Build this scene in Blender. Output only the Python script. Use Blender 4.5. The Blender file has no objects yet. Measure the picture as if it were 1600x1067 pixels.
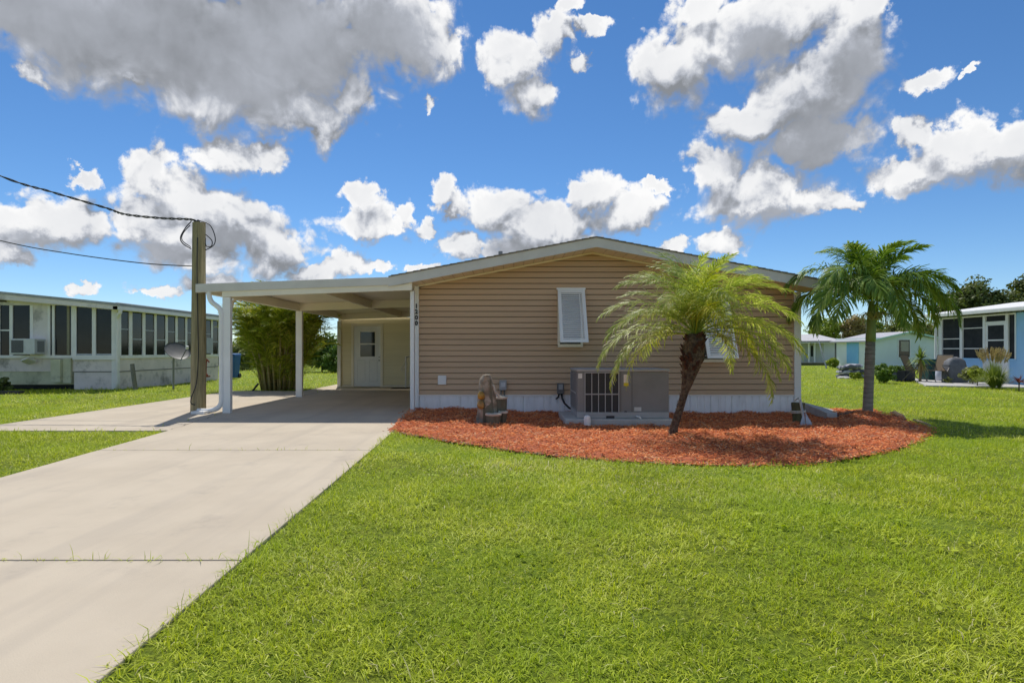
import bpy, math, random
import numpy as np
from mathutils import Vector, Matrix

random.seed(11)
RNG = np.random.default_rng(11)
SC = bpy.context.scene
COL = SC.collection

# ------------------------------------------------------------------ camera
FPX, CX, HY, CH = 933.0, 795.0, 548.0, 1.15      # focal in photo pixels, vanishing point, eye height
cam_d = bpy.data.cameras.new('camera')
cam = bpy.data.objects.new('camera', cam_d)
COL.objects.link(cam)
cam.location = (0, 0, CH)
cam.rotation_euler = (math.radians(90), 0, 0)
cam_d.sensor_width = 36.0
cam_d.lens = 36.0 * FPX / 1600.0
cam_d.shift_x = (800 - CX) / 1600.0
cam_d.shift_y = (HY - 533.5) / 1600.0
cam_d.clip_start = 0.05
cam_d.clip_end = 6000
SC.camera = cam

# ------------------------------------------------------------------ sun, sky, exposure
TRAVEL = Vector((0.15, -0.60, -1.0)).normalized()
SUNDIR = -TRAVEL
sun_d = bpy.data.lights.new('sun', 'SUN')
sun_d.energy = 2.0
sun_d.angle = math.radians(0.53)
sun_d.color = (1.0, 0.955, 0.88)
sun = bpy.data.objects.new('sun', sun_d)
COL.objects.link(sun)
sun.rotation_euler = TRAVEL.to_track_quat('-Z', 'Y').to_euler()
sun.location = (0, 0, 60)

SC.view_settings.view_transform = 'Standard'
SC.view_settings.look = 'None'
SC.view_settings.exposure = 1.0
SC.view_settings.gamma = 1.0
SC.view_settings.use_curve_mapping = False
SC.render.engine = 'CYCLES'
SC.cycles.use_denoising = True
SC.cycles.max_bounces = 10
SC.cycles.diffuse_bounces = 7
SC.cycles.transparent_max_bounces = 12
SC.cycles.transmission_bounces = 6
SC.cycles.sample_clamp_indirect = 6.0

world = bpy.data.worlds.new('World')
SC.world = world
world.use_nodes = True
try:
    world.cycles.sampling_method = 'NONE'
except Exception:
    pass


class NT:
    """small helper for node trees"""
    def __init__(self, nt):
        self.nt = nt
    def n(self, t, **kw):
        nd = self.nt.nodes.new(t)
        for k, v in kw.items():
            setattr(nd, k, v)
        return nd
    def put(self, sock, v):
        if isinstance(v, bpy.types.NodeSocket):
            self.nt.links.new(v, sock)
        elif v is not None:
            sock.default_value = v
    def math(self, op, a, b=None, c=None, clamp=False):
        nd = self.n('ShaderNodeMath', operation=op, use_clamp=clamp)
        for i, v in enumerate((a, b, c)):
            self.put(nd.inputs[i], v)
        return nd.outputs[0]
    def vec(self, op, a, b=None, c=None):
        nd = self.n('ShaderNodeVectorMath', operation=op)
        for i, v in enumerate((a, b, c)):
            self.put(nd.inputs[i], v)
        return nd.outputs['Value'] if op in ('DOT_PRODUCT', 'LENGTH') else nd.outputs[0]
    def step(self, x, lo, hi, a=0.0, b=1.0):
        nd = self.n('ShaderNodeMapRange', interpolation_type='SMOOTHSTEP')
        self.put(nd.inputs[0], x)
        for i, v in zip((1, 2, 3, 4), (lo, hi, a, b)):
            self.put(nd.inputs[i], v)
        return nd.outputs[0]
    def mix(self, f, a, b, mode='MIX'):
        nd = self.n('ShaderNodeMix', data_type='RGBA', blend_type=mode)
        self.put(nd.inputs[0], f)
        self.put(nd.inputs[6], a if isinstance(a, bpy.types.NodeSocket) else tuple(a)[:3] + (1,))
        self.put(nd.inputs[7], b if isinstance(b, bpy.types.NodeSocket) else tuple(b)[:3] + (1,))
        return nd.outputs[2]
    def noise(self, vec, scale, detail=4, rough=0.55, distort=0.0, dims='3D'):
        nd = self.n('ShaderNodeTexNoise', noise_dimensions=dims)
        self.put(nd.inputs['Vector'], vec)
        nd.inputs['Scale'].default_value = scale
        nd.inputs['Detail'].default_value = detail
        nd.inputs['Roughness'].default_value = rough
        nd.inputs['Distortion'].default_value = distort
        return nd


def sky_angles(px, py):
    x, z = (px - CX) / FPX, (HY - py) / FPX
    return math.atan2(x, 1.0), math.atan2(z, math.hypot(x, 1.0))


def ellipses(rows):
    out = []
    for px, py, rx, ry in rows:
        a, e = sky_angles(px, py)
        ra = (sky_angles(px + rx, py)[0] - sky_angles(px - rx, py)[0]) / 2
        re = (sky_angles(px, py - ry)[1] - sky_angles(px, py + ry)[1]) / 2
        out.append((a, e, ra, re))
    return out


# cumulus puffs of that day, by direction (centre, half width, half height)
PUFFS = ellipses([
    (60, 20, 230, 95), (150, 50, 230, 105), (390, 95, 220, 120), (260, 60, 230, 125), (450, 70, 190, 125), (610, 50, 115, 72), (320, 140, 130, 62),
    (450, 170, 110, 50), (545, 150, 48, 42), (690, 70, 34, 45), (300, -120, 420, 110), (505, 205, 34, 40),
    (350, 235, 55, 38), (410, 240, 36, 30),
    (55, 118, 30, 20), (205, 120, 30, 14),
    (243, 278, 50, 48), (300, 315, 90, 48), (255, 350, 85, 52), (350, 350, 95, 62), (420, 390, 80, 52),
    (300, 395, 105, 38), (90, 345, 95, 46), (30, 365, 70, 42), (25, 405, 40, 18), (545, 412, 44, 24), (490, 425, 55, 22),
    (130, 272, 32, 18), (135, 449, 30, 10), (330, 445, 60, 16), (250, 455, 45, 10),
    (563, 308, 27, 24), (578, 350, 64, 30), (628, 333, 20, 22),
    (690, 300, 24, 30), (705, 325, 16, 20), (668, 356, 18, 17),
    (775, 330, 62, 42), (925, 305, 58, 36), (850, 350, 140, 36), (985, 330, 50, 40), (730, 380, 50, 30), (860, 385, 150, 28),
    (800, 100, 48, 50), (830, 145, 46, 42), (865, 55, 42, 42), (920, 42, 34, 18), (905, 95, 18, 12), (893, 5, 24, 14),
    (1060, 105, 78, 70), (1120, 60, 85, 70), (1215, 40, 120, 75), (1330, 70, 75, 85), (1250, 150, 120, 80),
    (1180, 190, 90, 50), (1265, 220, 110, 45), (1345, 20, 60, 50), (1100, 5, 50, 40),
    (1115, 270, 55, 40), (1180, 300, 120, 52), (1270, 310, 60, 34), (1325, 322, 34, 14), (1140, 375, 48, 22), (1060, 386, 30, 14),
    (1420, 268, 80, 30), (1500, 235, 110, 48), (1430, 215, 40, 30), (1590, 240, 90, 58),
    (1442, 130, 44, 22), (1515, 112, 10, 10), (672, 152, 13, 14), (1640, 60, 34, 20),
    (1020, 288, 30, 12), (590, 420, 30, 10), (660, 424, 26, 8),
])
# thick cloud bottoms, seen grey from below
BASES = ellipses([
    (60, 20, 230, 85), (270, 55, 220, 95), (450, 70, 175, 105), (600, 60, 90, 60), (380, 135, 120, 45), (300, -120, 420, 110),
    (215, 392, 80, 22), (100, 385, 90, 22), (350, 375, 60, 18),
    (1290, 195, 90, 55), (1240, 240, 130, 28), (1330, 120, 55, 60), (1190, 75, 50, 50),
    (1190, 338, 100, 16), (1480, 282, 110, 12), (580, 375, 60, 8), (860, 395, 120, 16),
])


def ellipse_field(h, vec, rows, k):
    acc = None
    for a, e, ra, re in rows:
        q = h.vec('MULTIPLY_ADD', vec, (1 / ra, 1 / re, 0), (-a / ra, -e / re, 0))
        r2 = h.vec('DOT_PRODUCT', q, q)
        acc = r2 if acc is None else h.math('SMOOTH_MIN', acc, r2, k)
    r = h.math('SQRT', h.math('MAXIMUM', acc, 0.0))
    return h.math('SUBTRACT', 1.0, r)


def build_world():
    nt = world.node_tree
    nt.nodes.clear()
    h = NT(nt)
    L = nt.links.new
    sky = h.n('ShaderNodeTexSky', sky_type='NISHITA')
    sky.sun_disc = False
    sky.sun_elevation = math.asin(SUNDIR.z)
    sky.sun_rotation = math.atan2(SUNDIR.x, SUNDIR.y)
    sky.altitude = SKY_ALT
    sky.air_density = 1.0
    sky.dust_density = 0.0
    sky.ozone_density = 5.0
    hs = h.n('ShaderNodeHueSaturation')
    hs.inputs['Saturation'].default_value = SKY_SAT
    L(sky.outputs[0], hs.inputs['Color'])
    bg = h.n('ShaderNodeBackground')
    L(hs.outputs[0], bg.inputs[0])
    bg.inputs[1].default_value = SKY_STRENGTH

    tc = h.n('ShaderNodeTexCoord')
    sp = h.n('ShaderNodeSeparateXYZ')
    L(tc.outputs['Generated'], sp.inputs[0])
    az = h.math('ARCTAN2', sp.outputs[0], sp.outputs[1])
    el = h.math('ARCSINE', sp.outputs[2])
    cb = h.n('ShaderNodeCombineXYZ')
    L(az, cb.inputs[0]); L(el, cb.inputs[1])
    p = cb.outputs[0]

    def warp(v):
        w1 = h.vec('MULTIPLY_ADD', h.noise(v, 10, 1, 0.5, dims='2D').outputs['Color'], (.046, .040, 0), (-.023, -.020, 0))
        w2 = h.vec('MULTIPLY_ADD', h.noise(v, 52, 4, 0.62, dims='2D').outputs['Color'], (.034, .030, 0), (-.017, -.015, 0))
        soft_q = h.vec('ADD', v, w1)
        return h.vec('ADD', soft_q, w2), soft_q

    def billow(q, det):
        bil = h.n('ShaderNodeTexVoronoi', feature='F1', voronoi_dimensions='2D')
        L(q, bil.inputs['Vector'])
        bil.inputs['Scale'].default_value = 21
        bil.inputs['Detail'].default_value = 2.0
        bil.inputs['Roughness'].default_value = 0.55
        dd = bil.outputs['Distance']
        b = h.math('MULTIPLY_ADD', h.math('MULTIPLY', dd, dd), -.50, .16)
        fb = h.math('MULTIPLY_ADD', h.noise(q, 22, det, 0.64, dims='2D').outputs[0], 1.15, -.575)
        return h.math('ADD', b, fb)

    def shade(d1, d2, el_, base):
        relief = h.step(h.math('SUBTRACT', d1, d2), -.95, 1.05)
        thick = h.step(d1, .2, 1.0)
        soft = h.noise(p, 7, 5, .55, dims='2D').outputs[0]
        lit = h.math('ADD', h.math('MULTIPLY_ADD', relief, .86, .12), h.math('MULTIPLY_ADD', soft, .5, -.25))
        lit = h.math('SUBTRACT', lit, h.math('MULTIPLY', thick, .12))
        if base is not None:
            lit_b = h.math('ADD', h.math('MULTIPLY_ADD', soft, .50, -.13), h.math('MULTIPLY', relief, .08))
            lit = h.math('ADD', h.math('MULTIPLY', lit, h.math('SUBTRACT', 1.0, base)), h.math('MULTIPLY', lit_b, base))
        ramp = h.n('ShaderNodeValToRGB')
        cr = ramp.color_ramp
        cr.elements[0].position = 0.0; cr.elements[0].color = (.235, .25, .275, 1)
        cr.elements[1].position = 1.0; cr.elements[1].color = (.90, .90, .90, 1)
        e = cr.elements.new(.35); e.color = (.42, .445, .50, 1)
        e = cr.elements.new(.58); e.color = (.60, .62, .665, 1)
        e = cr.elements.new(.80); e.color = (.76, .77, .79, 1)
        L(lit, ramp.inputs[0])
        bc = h.n('ShaderNodeBackground')
        L(ramp.outputs[0], bc.inputs[0])
        bc.inputs[1].default_value = CLOUD_STRENGTH
        return bc.outputs[0]

    def mixs(f, a, b):
        mx = h.n('ShaderNodeMixShader')
        h.put(mx.inputs[0], f)
        L(a, mx.inputs[1]); L(b, mx.inputs[2])
        return mx.outputs[0]

    q, qs = warp(p)
    bl = billow(qs, 10)
    q2 = h.vec('ADD', q, (-.012, .040, 0))
    bl2 = billow(h.vec('ADD', qs, (-.006, .017, 0)), 6)

    def window(v, b):
        f = h.math('MINIMUM', ellipse_field(h, v, PUFFS, .2), .75)
        calm = h.step(f, .15, .70, 1.0, .35)          # no holes deep inside a cloud
        return h.math('ADD', h.math('MULTIPLY_ADD', f, 1.55, .20), h.math('MULTIPLY', b, calm))
    def generic(v, b):
        return h.math('ADD', h.math('MULTIPLY_ADD', h.noise(v, 3.4, 2, .5, dims='2D').outputs[0], 4.5, -2.35), b)
    # in view: the puffs above; elsewhere the same kind of sky goes on
    away = h.math('MAXIMUM', h.step(h.math('ABSOLUTE', az), .80, .92), h.step(el, .60, .72))
    def both(v, b):
        w, g_ = window(v, b), generic(v, b)
        return h.math('ADD', h.math('MULTIPLY', w, h.math('SUBTRACT', 1.0, away)), h.math('MULTIPLY', g_, away))
    d1, d2 = both(q, bl), both(q2, bl2)
    rel0 = h.step(h.math('SUBTRACT', d1, d2), -.5, .6)
    wid = h.math('MULTIPLY_ADD', rel0, -.48, 1.02)           # crisp tops, wispy undersides
    alpha = h.math('MULTIPLY', h.step(h.math('DIVIDE', h.math('ADD', d1, .19), wid), 0.0, 1.0), h.step(el, .02, .06))
    base = h.step(ellipse_field(h, q, BASES, .3), -.30, .60)
    base = h.math('MAXIMUM', base, h.math('MULTIPLY', away, h.step(d1, .8, 1.6)))
    d2s = h.math('SUBTRACT', d2, h.math('MULTIPLY', h.math('SUBTRACT', bl, bl2), .9))   # lean on the small billows too
    cur = mixs(alpha, bg.outputs[0], shade(d1, d2s, el, base))
    ow = h.n('ShaderNodeOutputWorld')
    L(cur, ow.inputs[0])


SKY_ALT, SKY_SAT, SKY_STRENGTH, CLOUD_STRENGTH = 1500.0, 1.15, 0.060, 0.545
build_world()

# ------------------------------------------------------------------ materials
MATS = {}


def mat(name, col, col2=None, scale=6.0, rough=0.6, bump=0.0, bscale=40.0, metal=0.0, spec=0.4,
        stretch=(1, 1, 1), contrast=(.35, .65), detail=6, dirt=None, dirt_scale=2.0, dirt_amt=0.0, vary=0.0):
    if name in MATS:
        return MATS[name]
    m = bpy.data.materials.new(name)
    m.use_nodes = True
    nt = m.node_tree
    nt.nodes.clear()
    h = NT(nt)
    bs = h.n('ShaderNodeBsdfPrincipled')
    out = h.n('ShaderNodeOutputMaterial')
    nt.links.new(bs.outputs[0], out.inputs[0])
    tc = h.n('ShaderNodeTexCoord')
    co = h.vec('MULTIPLY', tc.outputs['Object'], stretch)
    c2 = col2 if col2 is not None else tuple(c * .86 for c in col)
    f = h.step(h.noise(co, scale, detail, .6).outputs[0], contrast[0], contrast[1])
    c = h.mix(f, col, c2)
    if dirt is not None:
        fd = h.math('MULTIPLY', h.step(h.noise(co, dirt_scale, 8, .65).outputs[0], .5, .72), dirt_amt)
        c = h.mix(fd, c, dirt)
    if vary:
        oi = h.n('ShaderNodeObjectInfo')
        c = h.mix(h.math('MULTIPLY', oi.outputs['Random'], vary), c, tuple(q * .72 for q in col))
    h.put(bs.inputs['Base Color'], c)
    bs.inputs['Roughness'].default_value = rough
    bs.inputs['Metallic'].default_value = metal
    bs.inputs['Specular IOR Level'].default_value = spec
    if bump:
        b = h.n('ShaderNodeBump')
        b.inputs['Strength'].default_value = 1.0
        b.inputs['Distance'].default_value = bump
        nt.links.new(h.noise(co, bscale, 5, .6).outputs[0], b.inputs['Height'])
        nt.links.new(b.outputs[0], bs.inputs['Normal'])
    MATS[name] = m
    return m


def leaf_mat(name, cols, trans=0.35, rough=0.5, patch=None, patch_scale=1.2, spec=.35):
    """foliage: colour by each leaf's own random value, part of the light passes through"""
    if name in MATS:
        return MATS[name]
    m = bpy.data.materials.new(name)
    m.use_nodes = True
    nt = m.node_tree
    nt.nodes.clear()
    h = NT(nt)
    at = h.n('ShaderNodeAttribute', attribute_name='rnd')
    ramp = h.n('ShaderNodeValToRGB')
    cr = ramp.color_ramp
    n = len(cols)
    cr.elements[0].color = cols[0] + (1,)
    cr.elements[1].color = cols[-1] + (1,)
    for i in range(1, n - 1):
        e = cr.elements.new(i / (n - 1)); e.color = cols[i] + (1,)
    nt.links.new(at.outputs['Fac'], ramp.inputs[0])
    c = ramp.outputs[0]
    if patch is not None:
        tc = h.n('ShaderNodeTexCoord')
        f = h.step(h.noise(tc.outputs['Object'], patch_scale, 4, .6).outputs[0], .42, .66)
        c = h.mix(h.math('MULTIPLY', f, .75), c, patch)
    bs = h.n('ShaderNodeBsdfPrincipled')
    h.put(bs.inputs['Base Color'], c)
    bs.inputs['Roughness'].default_value = rough
    bs.inputs['Specular IOR Level'].default_value = spec
    tr = h.n('ShaderNodeBsdfTranslucent')
    tcol = h.mix(1.0, c, (1.0, 1.0, .45), 'MULTIPLY')
    nt.links.new(tcol, tr.inputs[0])
    mx = h.n('ShaderNodeMixShader')
    mx.inputs[0].default_value = trans
    nt.links.new(bs.outputs[0], mx.inputs[1]); nt.links.new(tr.outputs[0], mx.inputs[2])
    out = h.n('ShaderNodeOutputMaterial')
    nt.links.new(mx.outputs[0], out.inputs[0])
    MATS[name] = m
    return m


def glass_mat(name, col=(.012, .014, .016), rough=.06, spec=.5):
    return mat(name, col, tuple(c * 1.6 for c in col), scale=1.5, rough=rough, spec=spec)


# ------------------------------------------------------------------ mesh helpers
class MB:
    def __init__(self):
        self.v, self.f, self.r = [], [], []
    def add(self, vs, fs):
        o = len(self.v)
        self.v += [tuple(p) for p in vs]
        self.f += [tuple(i + o for i in q) for q in fs]
        return self
    def box(self, x0, x1, y0, y1, z0, z1):
        vs = [(x, y, z) for z in (z0, z1) for y in (y0, y1) for x in (x0, x1)]
        return self.add(vs, [(0, 2, 3, 1), (4, 5, 7, 6), (0, 1, 5, 4), (2, 6, 7, 3), (0, 4, 6, 2), (1, 3, 7, 5)])
    def prism(self, poly, axis, a0, a1):
        """poly: 2-D outline in the plane across the axis; for 'y' it is (x, z), for 'x' (y, z), for 'z' (x, y)"""
        def P(u, w, a):
            return (u, a, w) if axis == 'y' else ((a, u, w) if axis == 'x' else (u, w, a))
        n = len(poly)
        vs = [P(u, w, a0) for u, w in poly] + [P(u, w, a1) for u, w in poly]
        fs = [tuple(range(n)), tuple(range(2 * n - 1, n - 1, -1))]
        fs += [(i, n + i, n + (i + 1) % n, (i + 1) % n) for i in range(n)]
        return self.add(vs, fs)
    def hexa(self, a, b):
        """solid between two quads of four points each"""
        return self.add(list(a) + list(b), [(0, 1, 2, 3), (7, 6, 5, 4), (0, 4, 5, 1), (1, 5, 6, 2), (2, 6, 7, 3), (3, 7, 4, 0)])
    def tube(self, pts, rad, n=8, cap=True):
        pts = [Vector(p) for p in pts]
        rs = rad if hasattr(rad, '__len__') else [rad] * len(pts)
        vs, fs = [], []
        up = Vector((0, 0, 1))
        prev = None
        for i, p in enumerate(pts):
            t = (pts[min(i + 1, len(pts) - 1)] - pts[max(i - 1, 0)]).normalized()
            if prev is None:
                a = t.cross(up)
                if a.length < .05:
                    a = t.cross(Vector((1, 0, 0)))
            else:
                a = prev - t * prev.dot(t)
            a.normalize(); prev = a
            b = t.cross(a)
            for k in range(n):
                th = 2 * math.pi * k / n
                vs.append(p + (a * math.cos(th) + b * math.sin(th)) * rs[i])
        for i in range(len(pts) - 1):
            for k in range(n):
                k2 = (k + 1) % n
                fs.append((i * n + k, i * n + k2, (i + 1) * n + k2, (i + 1) * n + k))
        if cap:
            fs.append(tuple(range(n - 1, -1, -1)))
            fs.append(tuple((len(pts) - 1) * n + k for k in range(n)))
        return self.add(vs, fs)
    def lathe(self, prof, c=(0, 0, 0), n=20, jitter=0.0, squash=(1, 1)):
        vs, fs = [], []
        for j, (r, z) in enumerate(prof):
            for k in range(n):
                th = 2 * math.pi * k / n
                rr = r * (1 + jitter * (random.random() - .5))
                vs.append((c[0] + rr * math.cos(th) * squash[0], c[1] + rr * math.sin(th) * squash[1], c[2] + z))
        for j in range(len(prof) - 1):
            for k in range(n):
                k2 = (k + 1) % n
                fs.append((j * n + k, j * n + k2, (j + 1) * n + k2, (j + 1) * n + k))
        fs.append(tuple(range(n - 1, -1, -1)))
        fs.append(tuple((len(prof) - 1) * n + k for k in range(n)))
        return self.add(vs, fs)
    def mesh(self, name, m=None, smooth=False):
        me = bpy.data.meshes.new(name)
        me.from_pydata(self.v, [], self.f)
        if m:
            me.materials.append(m)
        if smooth:
            me.polygons.foreach_set('use_smooth', [True] * len(me.polygons))
        me.update()
        return me
    def build(self, name, m, parent=None, smooth=False, bevel=0.0, kind=None, label=None):
        return place(name, self.mesh(name, m, smooth), parent, bevel, kind, label)


def place(name, me, parent=None, bevel=0.0, kind=None, label=None):
    o = bpy.data.objects.new(name, me)
    COL.objects.link(o)
    if parent is not None:
        o.parent = parent
        if parent.type == 'EMPTY':
            o.matrix_parent_inverse = parent_inverse(parent)
    if bevel:
        b = o.modifiers.new('bevel', 'BEVEL')
        b.width = bevel; b.segments = 2; b.limit_method = 'ANGLE'
    if kind:
        o['kind'] = kind
    if label:
        o['label'] = label
    return o


def parent_inverse(p):
    return (Matrix.Translation(p.location) @ p.rotation_euler.to_matrix().to_4x4()).inverted()


def tag(o, label, cat, group=None):
    o['label'] = label
    o['category'] = cat
    if group:
        o['group'] = group
    return o


def thing(name, label, cat, loc=(0, 0, 0), group=None):
    o = bpy.data.objects.new(name, None)
    o.empty_display_size = .2
    o.location = loc
    COL.objects.link(o)
    return tag(o, label, cat, group)


def np_mesh(name, verts, quads, m, rnd=None, smooth=False):
    """verts (n,3), quads (k,4) or tris (k,3) from numpy"""
    me = bpy.data.meshes.new(name)
    verts = np.asarray(verts, np.float32); quads = np.asarray(quads, np.int32)
    k = quads.shape[1]
    me.vertices.add(len(verts)); me.vertices.foreach_set('co', verts.ravel())
    me.loops.add(quads.size); me.loops.foreach_set('vertex_index', quads.ravel())
    me.polygons.add(len(quads))
    me.polygons.foreach_set('loop_start', np.arange(0, quads.size, k, dtype=np.int32))
    me.polygons.foreach_set('loop_total', np.full(len(quads), k, np.int32))
    if rnd is not None:
        at = me.attributes.new('rnd', 'FLOAT', 'POINT')
        at.data.foreach_set('value', np.asarray(rnd, np.float32))
    if smooth:
        me.polygons.foreach_set('use_smooth', np.ones(len(quads), bool))
    me.materials.append(m)
    me.update(calc_edges=True)
    return me


def at(px, py, d):
    """point of the place at distance d, from where it is seen in the photograph"""
    return Vector(((px - CX) * d / FPX, d, CH + (HY - py) * d / FPX))


def gx(px, d):
    return (px - CX) * d / FPX


def gz(py, d):
    return CH + (HY - py) * d / FPX


def on_ground(px, py, z=0.0):
    d = (CH - z) * FPX / (py - HY)
    return ((px - CX) * d / FPX, d)


def sst(x, a, b):
    t = np.clip((np.asarray(x, float) - a) / (b - a), 0, 1)
    return t * t * (3 - 2 * t)


def ground_z(x, y):
    """the lawn lies a little lower on the right of the house than along the drive"""
    return -.016 - .084 * sst(x, -1.4, 1.5) * sst(y, 3.5, 9) - .02 * sst(y, 14, 24)


def inside(poly, x, y):
    x = np.asarray(x); y = np.asarray(y)
    r = np.zeros(x.shape, bool)
    n = len(poly)
    for i in range(n):
        x0, y0 = poly[i]; x1, y1 = poly[(i + 1) % n]
        if y0 == y1:
            continue
        c = ((y0 > y) != (y1 > y)) & (x < (x1 - x0) * (y - y0) / (y1 - y0) + x0)
        r ^= c
    return r


# ------------------------------------------------------------------ the palette
def concrete_material():
    m = bpy.data.materials.new('concrete')
    m.use_nodes = True
    nt = m.node_tree; nt.nodes.clear()
    h = NT(nt)
    co = h.n('ShaderNodeTexCoord').outputs['Object']
    c = h.mix(h.step(h.noise(co, .9, 5, .6).outputs[0], .35, .65), (.595, .51, .39), (.535, .455, .345))
    # tyre-worn bands running up the drive
    tr = h.noise(h.vec('MULTIPLY', co, (1.6, .10, 1)), 1.5, 4, .6).outputs[0]
    c = h.mix(h.math('MULTIPLY', h.step(tr, .48, .66), .38), c, (.43, .37, .295))
    # stains
    st = h.noise(co, 2.1, 8, .7).outputs[0]
    c = h.mix(h.math('MULTIPLY', h.step(st, .54, .72), .52), c, (.40, .345, .28))
    # grit and dark specks
    gr = h.noise(co, 190, 3, .7).outputs[0]
    c = h.mix(h.math('MULTIPLY', h.step(gr, .35, .7), .22), c, (.36, .31, .25))
    sp = h.noise(co, 31, 4, .75).outputs[0]
    c = h.mix(h.math('MULTIPLY', h.step(sp, .67, .74), .65), c, (.22, .18, .14))
    bs = h.n('ShaderNodeBsdfPrincipled')
    h.put(bs.inputs['Base Color'], c)
    bs.inputs['Roughness'].default_value = .85
    bs.inputs['Specular IOR Level'].default_value = .2
    b = h.n('ShaderNodeBump'); b.inputs['Distance'].default_value = .0014
    nt.links.new(h.noise(co, 140, 5, .65).outputs[0], b.inputs['Height'])
    nt.links.new(b.outputs[0], bs.inputs['Normal'])
    o = h.n('ShaderNodeOutputMaterial')
    nt.links.new(bs.outputs[0], o.inputs[0])
    return m


M_CONC = concrete_material()
M_WHITE = mat('white_paint', (.87, .855, .82), (.82, .805, .77), scale=2.5, rough=.45, spec=.35, bump=.0006, bscale=60)
M_BOUNCE_WHITE = mat('bounce_white', (.88, .81, .66), (.84, .77, .62), scale=1.6, rough=.5, spec=.3, bump=.0006, bscale=50)  # white paint with warm bounce light off the concrete put into its colour
M_FASCIA = mat('fascia_paint', (.68, .65, .59), (.62, .59, .54), scale=2.2, rough=.5, spec=.35)
M_SIDING = mat('tan_vinyl', (.64, .435, .27), (.59, .40, .245), scale=1.4, rough=.55, spec=.3, bump=.0022, bscale=9,
               stretch=(.25, 1, 4), dirt=(.50, .345, .23), dirt_scale=.9, dirt_amt=.35, vary=.28)
M_YSIDING = mat('yellow_vinyl', (.84, .75, .50), (.79, .70, .46), scale=1.2, rough=.55, spec=.3, bump=.0008, bscale=25, stretch=(.3, 1, 4))
M_SOFFIT = mat('soffit_vinyl', (.88, .78, .58), (.84, .74, .54), scale=4, rough=.6)
M_SKIRT = mat('skirt_white', (.92, .915, .90), (.85, .845, .83), scale=3, rough=.5, stretch=(3, 1, .6), dirt=(.55, .50, .43), dirt_scale=3.2, dirt_amt=.35)
M_SHINGLE = mat('shingle_gray', (.30, .28, .26), (.20, .185, .17), scale=30, rough=.95, bump=.003, bscale=80)
M_BLACK = mat('black_plastic', (.02, .02, .022), (.03, .03, .032), rough=.5)
M_GLASS = glass_mat('dark_glass')
M_SCREEN = mat('insect_screen', (.030, .033, .037), (.045, .047, .05), scale=3, rough=.8, spec=.1)

# ------------------------------------------------------------------ ground, drive, bed
DRIVE_L = lambda y: -4.62 - .092 * (y - 5.4)
DRIVE_R = lambda y: -1.43 - .034 * (y - 2.0)
BACK_Y, STRIP_Y0, STRIP_Y1 = 24.0, 8.62, 17.1


def ground_mesh():
    xs = np.concatenate([[-3000, -600, -150, -70, -40], np.arange(-28, 36.1, 1.0), [45, 75, 150, 600, 3000]])
    ys = np.concatenate([[-60, -20], np.arange(-6, 44.1, 1.0), [50, 60, 80, 120, 300, 900, 4000]])
    X, Y = np.meshgrid(xs, ys)
    Z = ground_z(X, Y) + .012 * np.sin(X * .9 + Y * .5) * np.cos(Y * .7 - X * .3) * (np.abs(X) < 60)
    v = np.stack([X.ravel(), Y.ravel(), Z.ravel()], 1)
    nx, ny = len(xs), len(ys)
    i = np.arange(nx - 1)[None, :] + np.arange(ny - 1)[:, None] * nx
    q = np.stack([i, i + 1, i + 1 + nx, i + nx], -1).reshape(-1, 4)
    return v, q


def turf_material():
    m = bpy.data.materials.new('turf')
    m.use_nodes = True
    nt = m.node_tree; nt.nodes.clear()
    h = NT(nt)
    tc = h.n('ShaderNodeTexCoord')
    co = tc.outputs['Object']
    fine = h.noise(co, 34, 6, .7).outputs[0]
    mid = h.noise(co, 5.5, 5, .6).outputs[0]
    big = h.noise(co, .55, 4, .55).outputs[0]
    c = h.mix(h.step(fine, .35, .66), (.075, .105, .010), (.25, .32, .022))
    c = h.mix(h.math('MULTIPLY', h.step(mid, .45, .68), .55), c, (.34, .37, .04))
    c = h.mix(h.math('MULTIPLY', h.step(big, .42, .62), .40), c, (.20, .33, .020))
    soil = h.math('MULTIPLY', h.step(h.noise(co, 13, 6, .7).outputs[0], .60, .72), .6)
    c = h.mix(soil, c, (.12, .09, .045))
    bs = h.n('ShaderNodeBsdfPrincipled')
    h.put(bs.inputs['Base Color'], c)
    bs.inputs['Roughness'].default_value = .85
    bs.inputs['Specular IOR Level'].default_value = .15
    b = h.n('ShaderNodeBump')
    b.inputs['Distance'].default_value = .05
    b.inputs['Strength'].default_value = .9
    nt.links.new(h.noise(co, 26, 6, .7).outputs[0], b.inputs['Height'])
    nt.links.new(b.outputs[0], bs.inputs['Normal'])
    o = h.n('ShaderNodeOutputMaterial')
    nt.links.new(bs.outputs[0], o.inputs[0])
    return m


gv, gq = ground_mesh()
M_TURF = turf_material()
ground = place('ground', np_mesh('ground', gv, gq, M_TURF, smooth=True), kind='structure')

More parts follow.
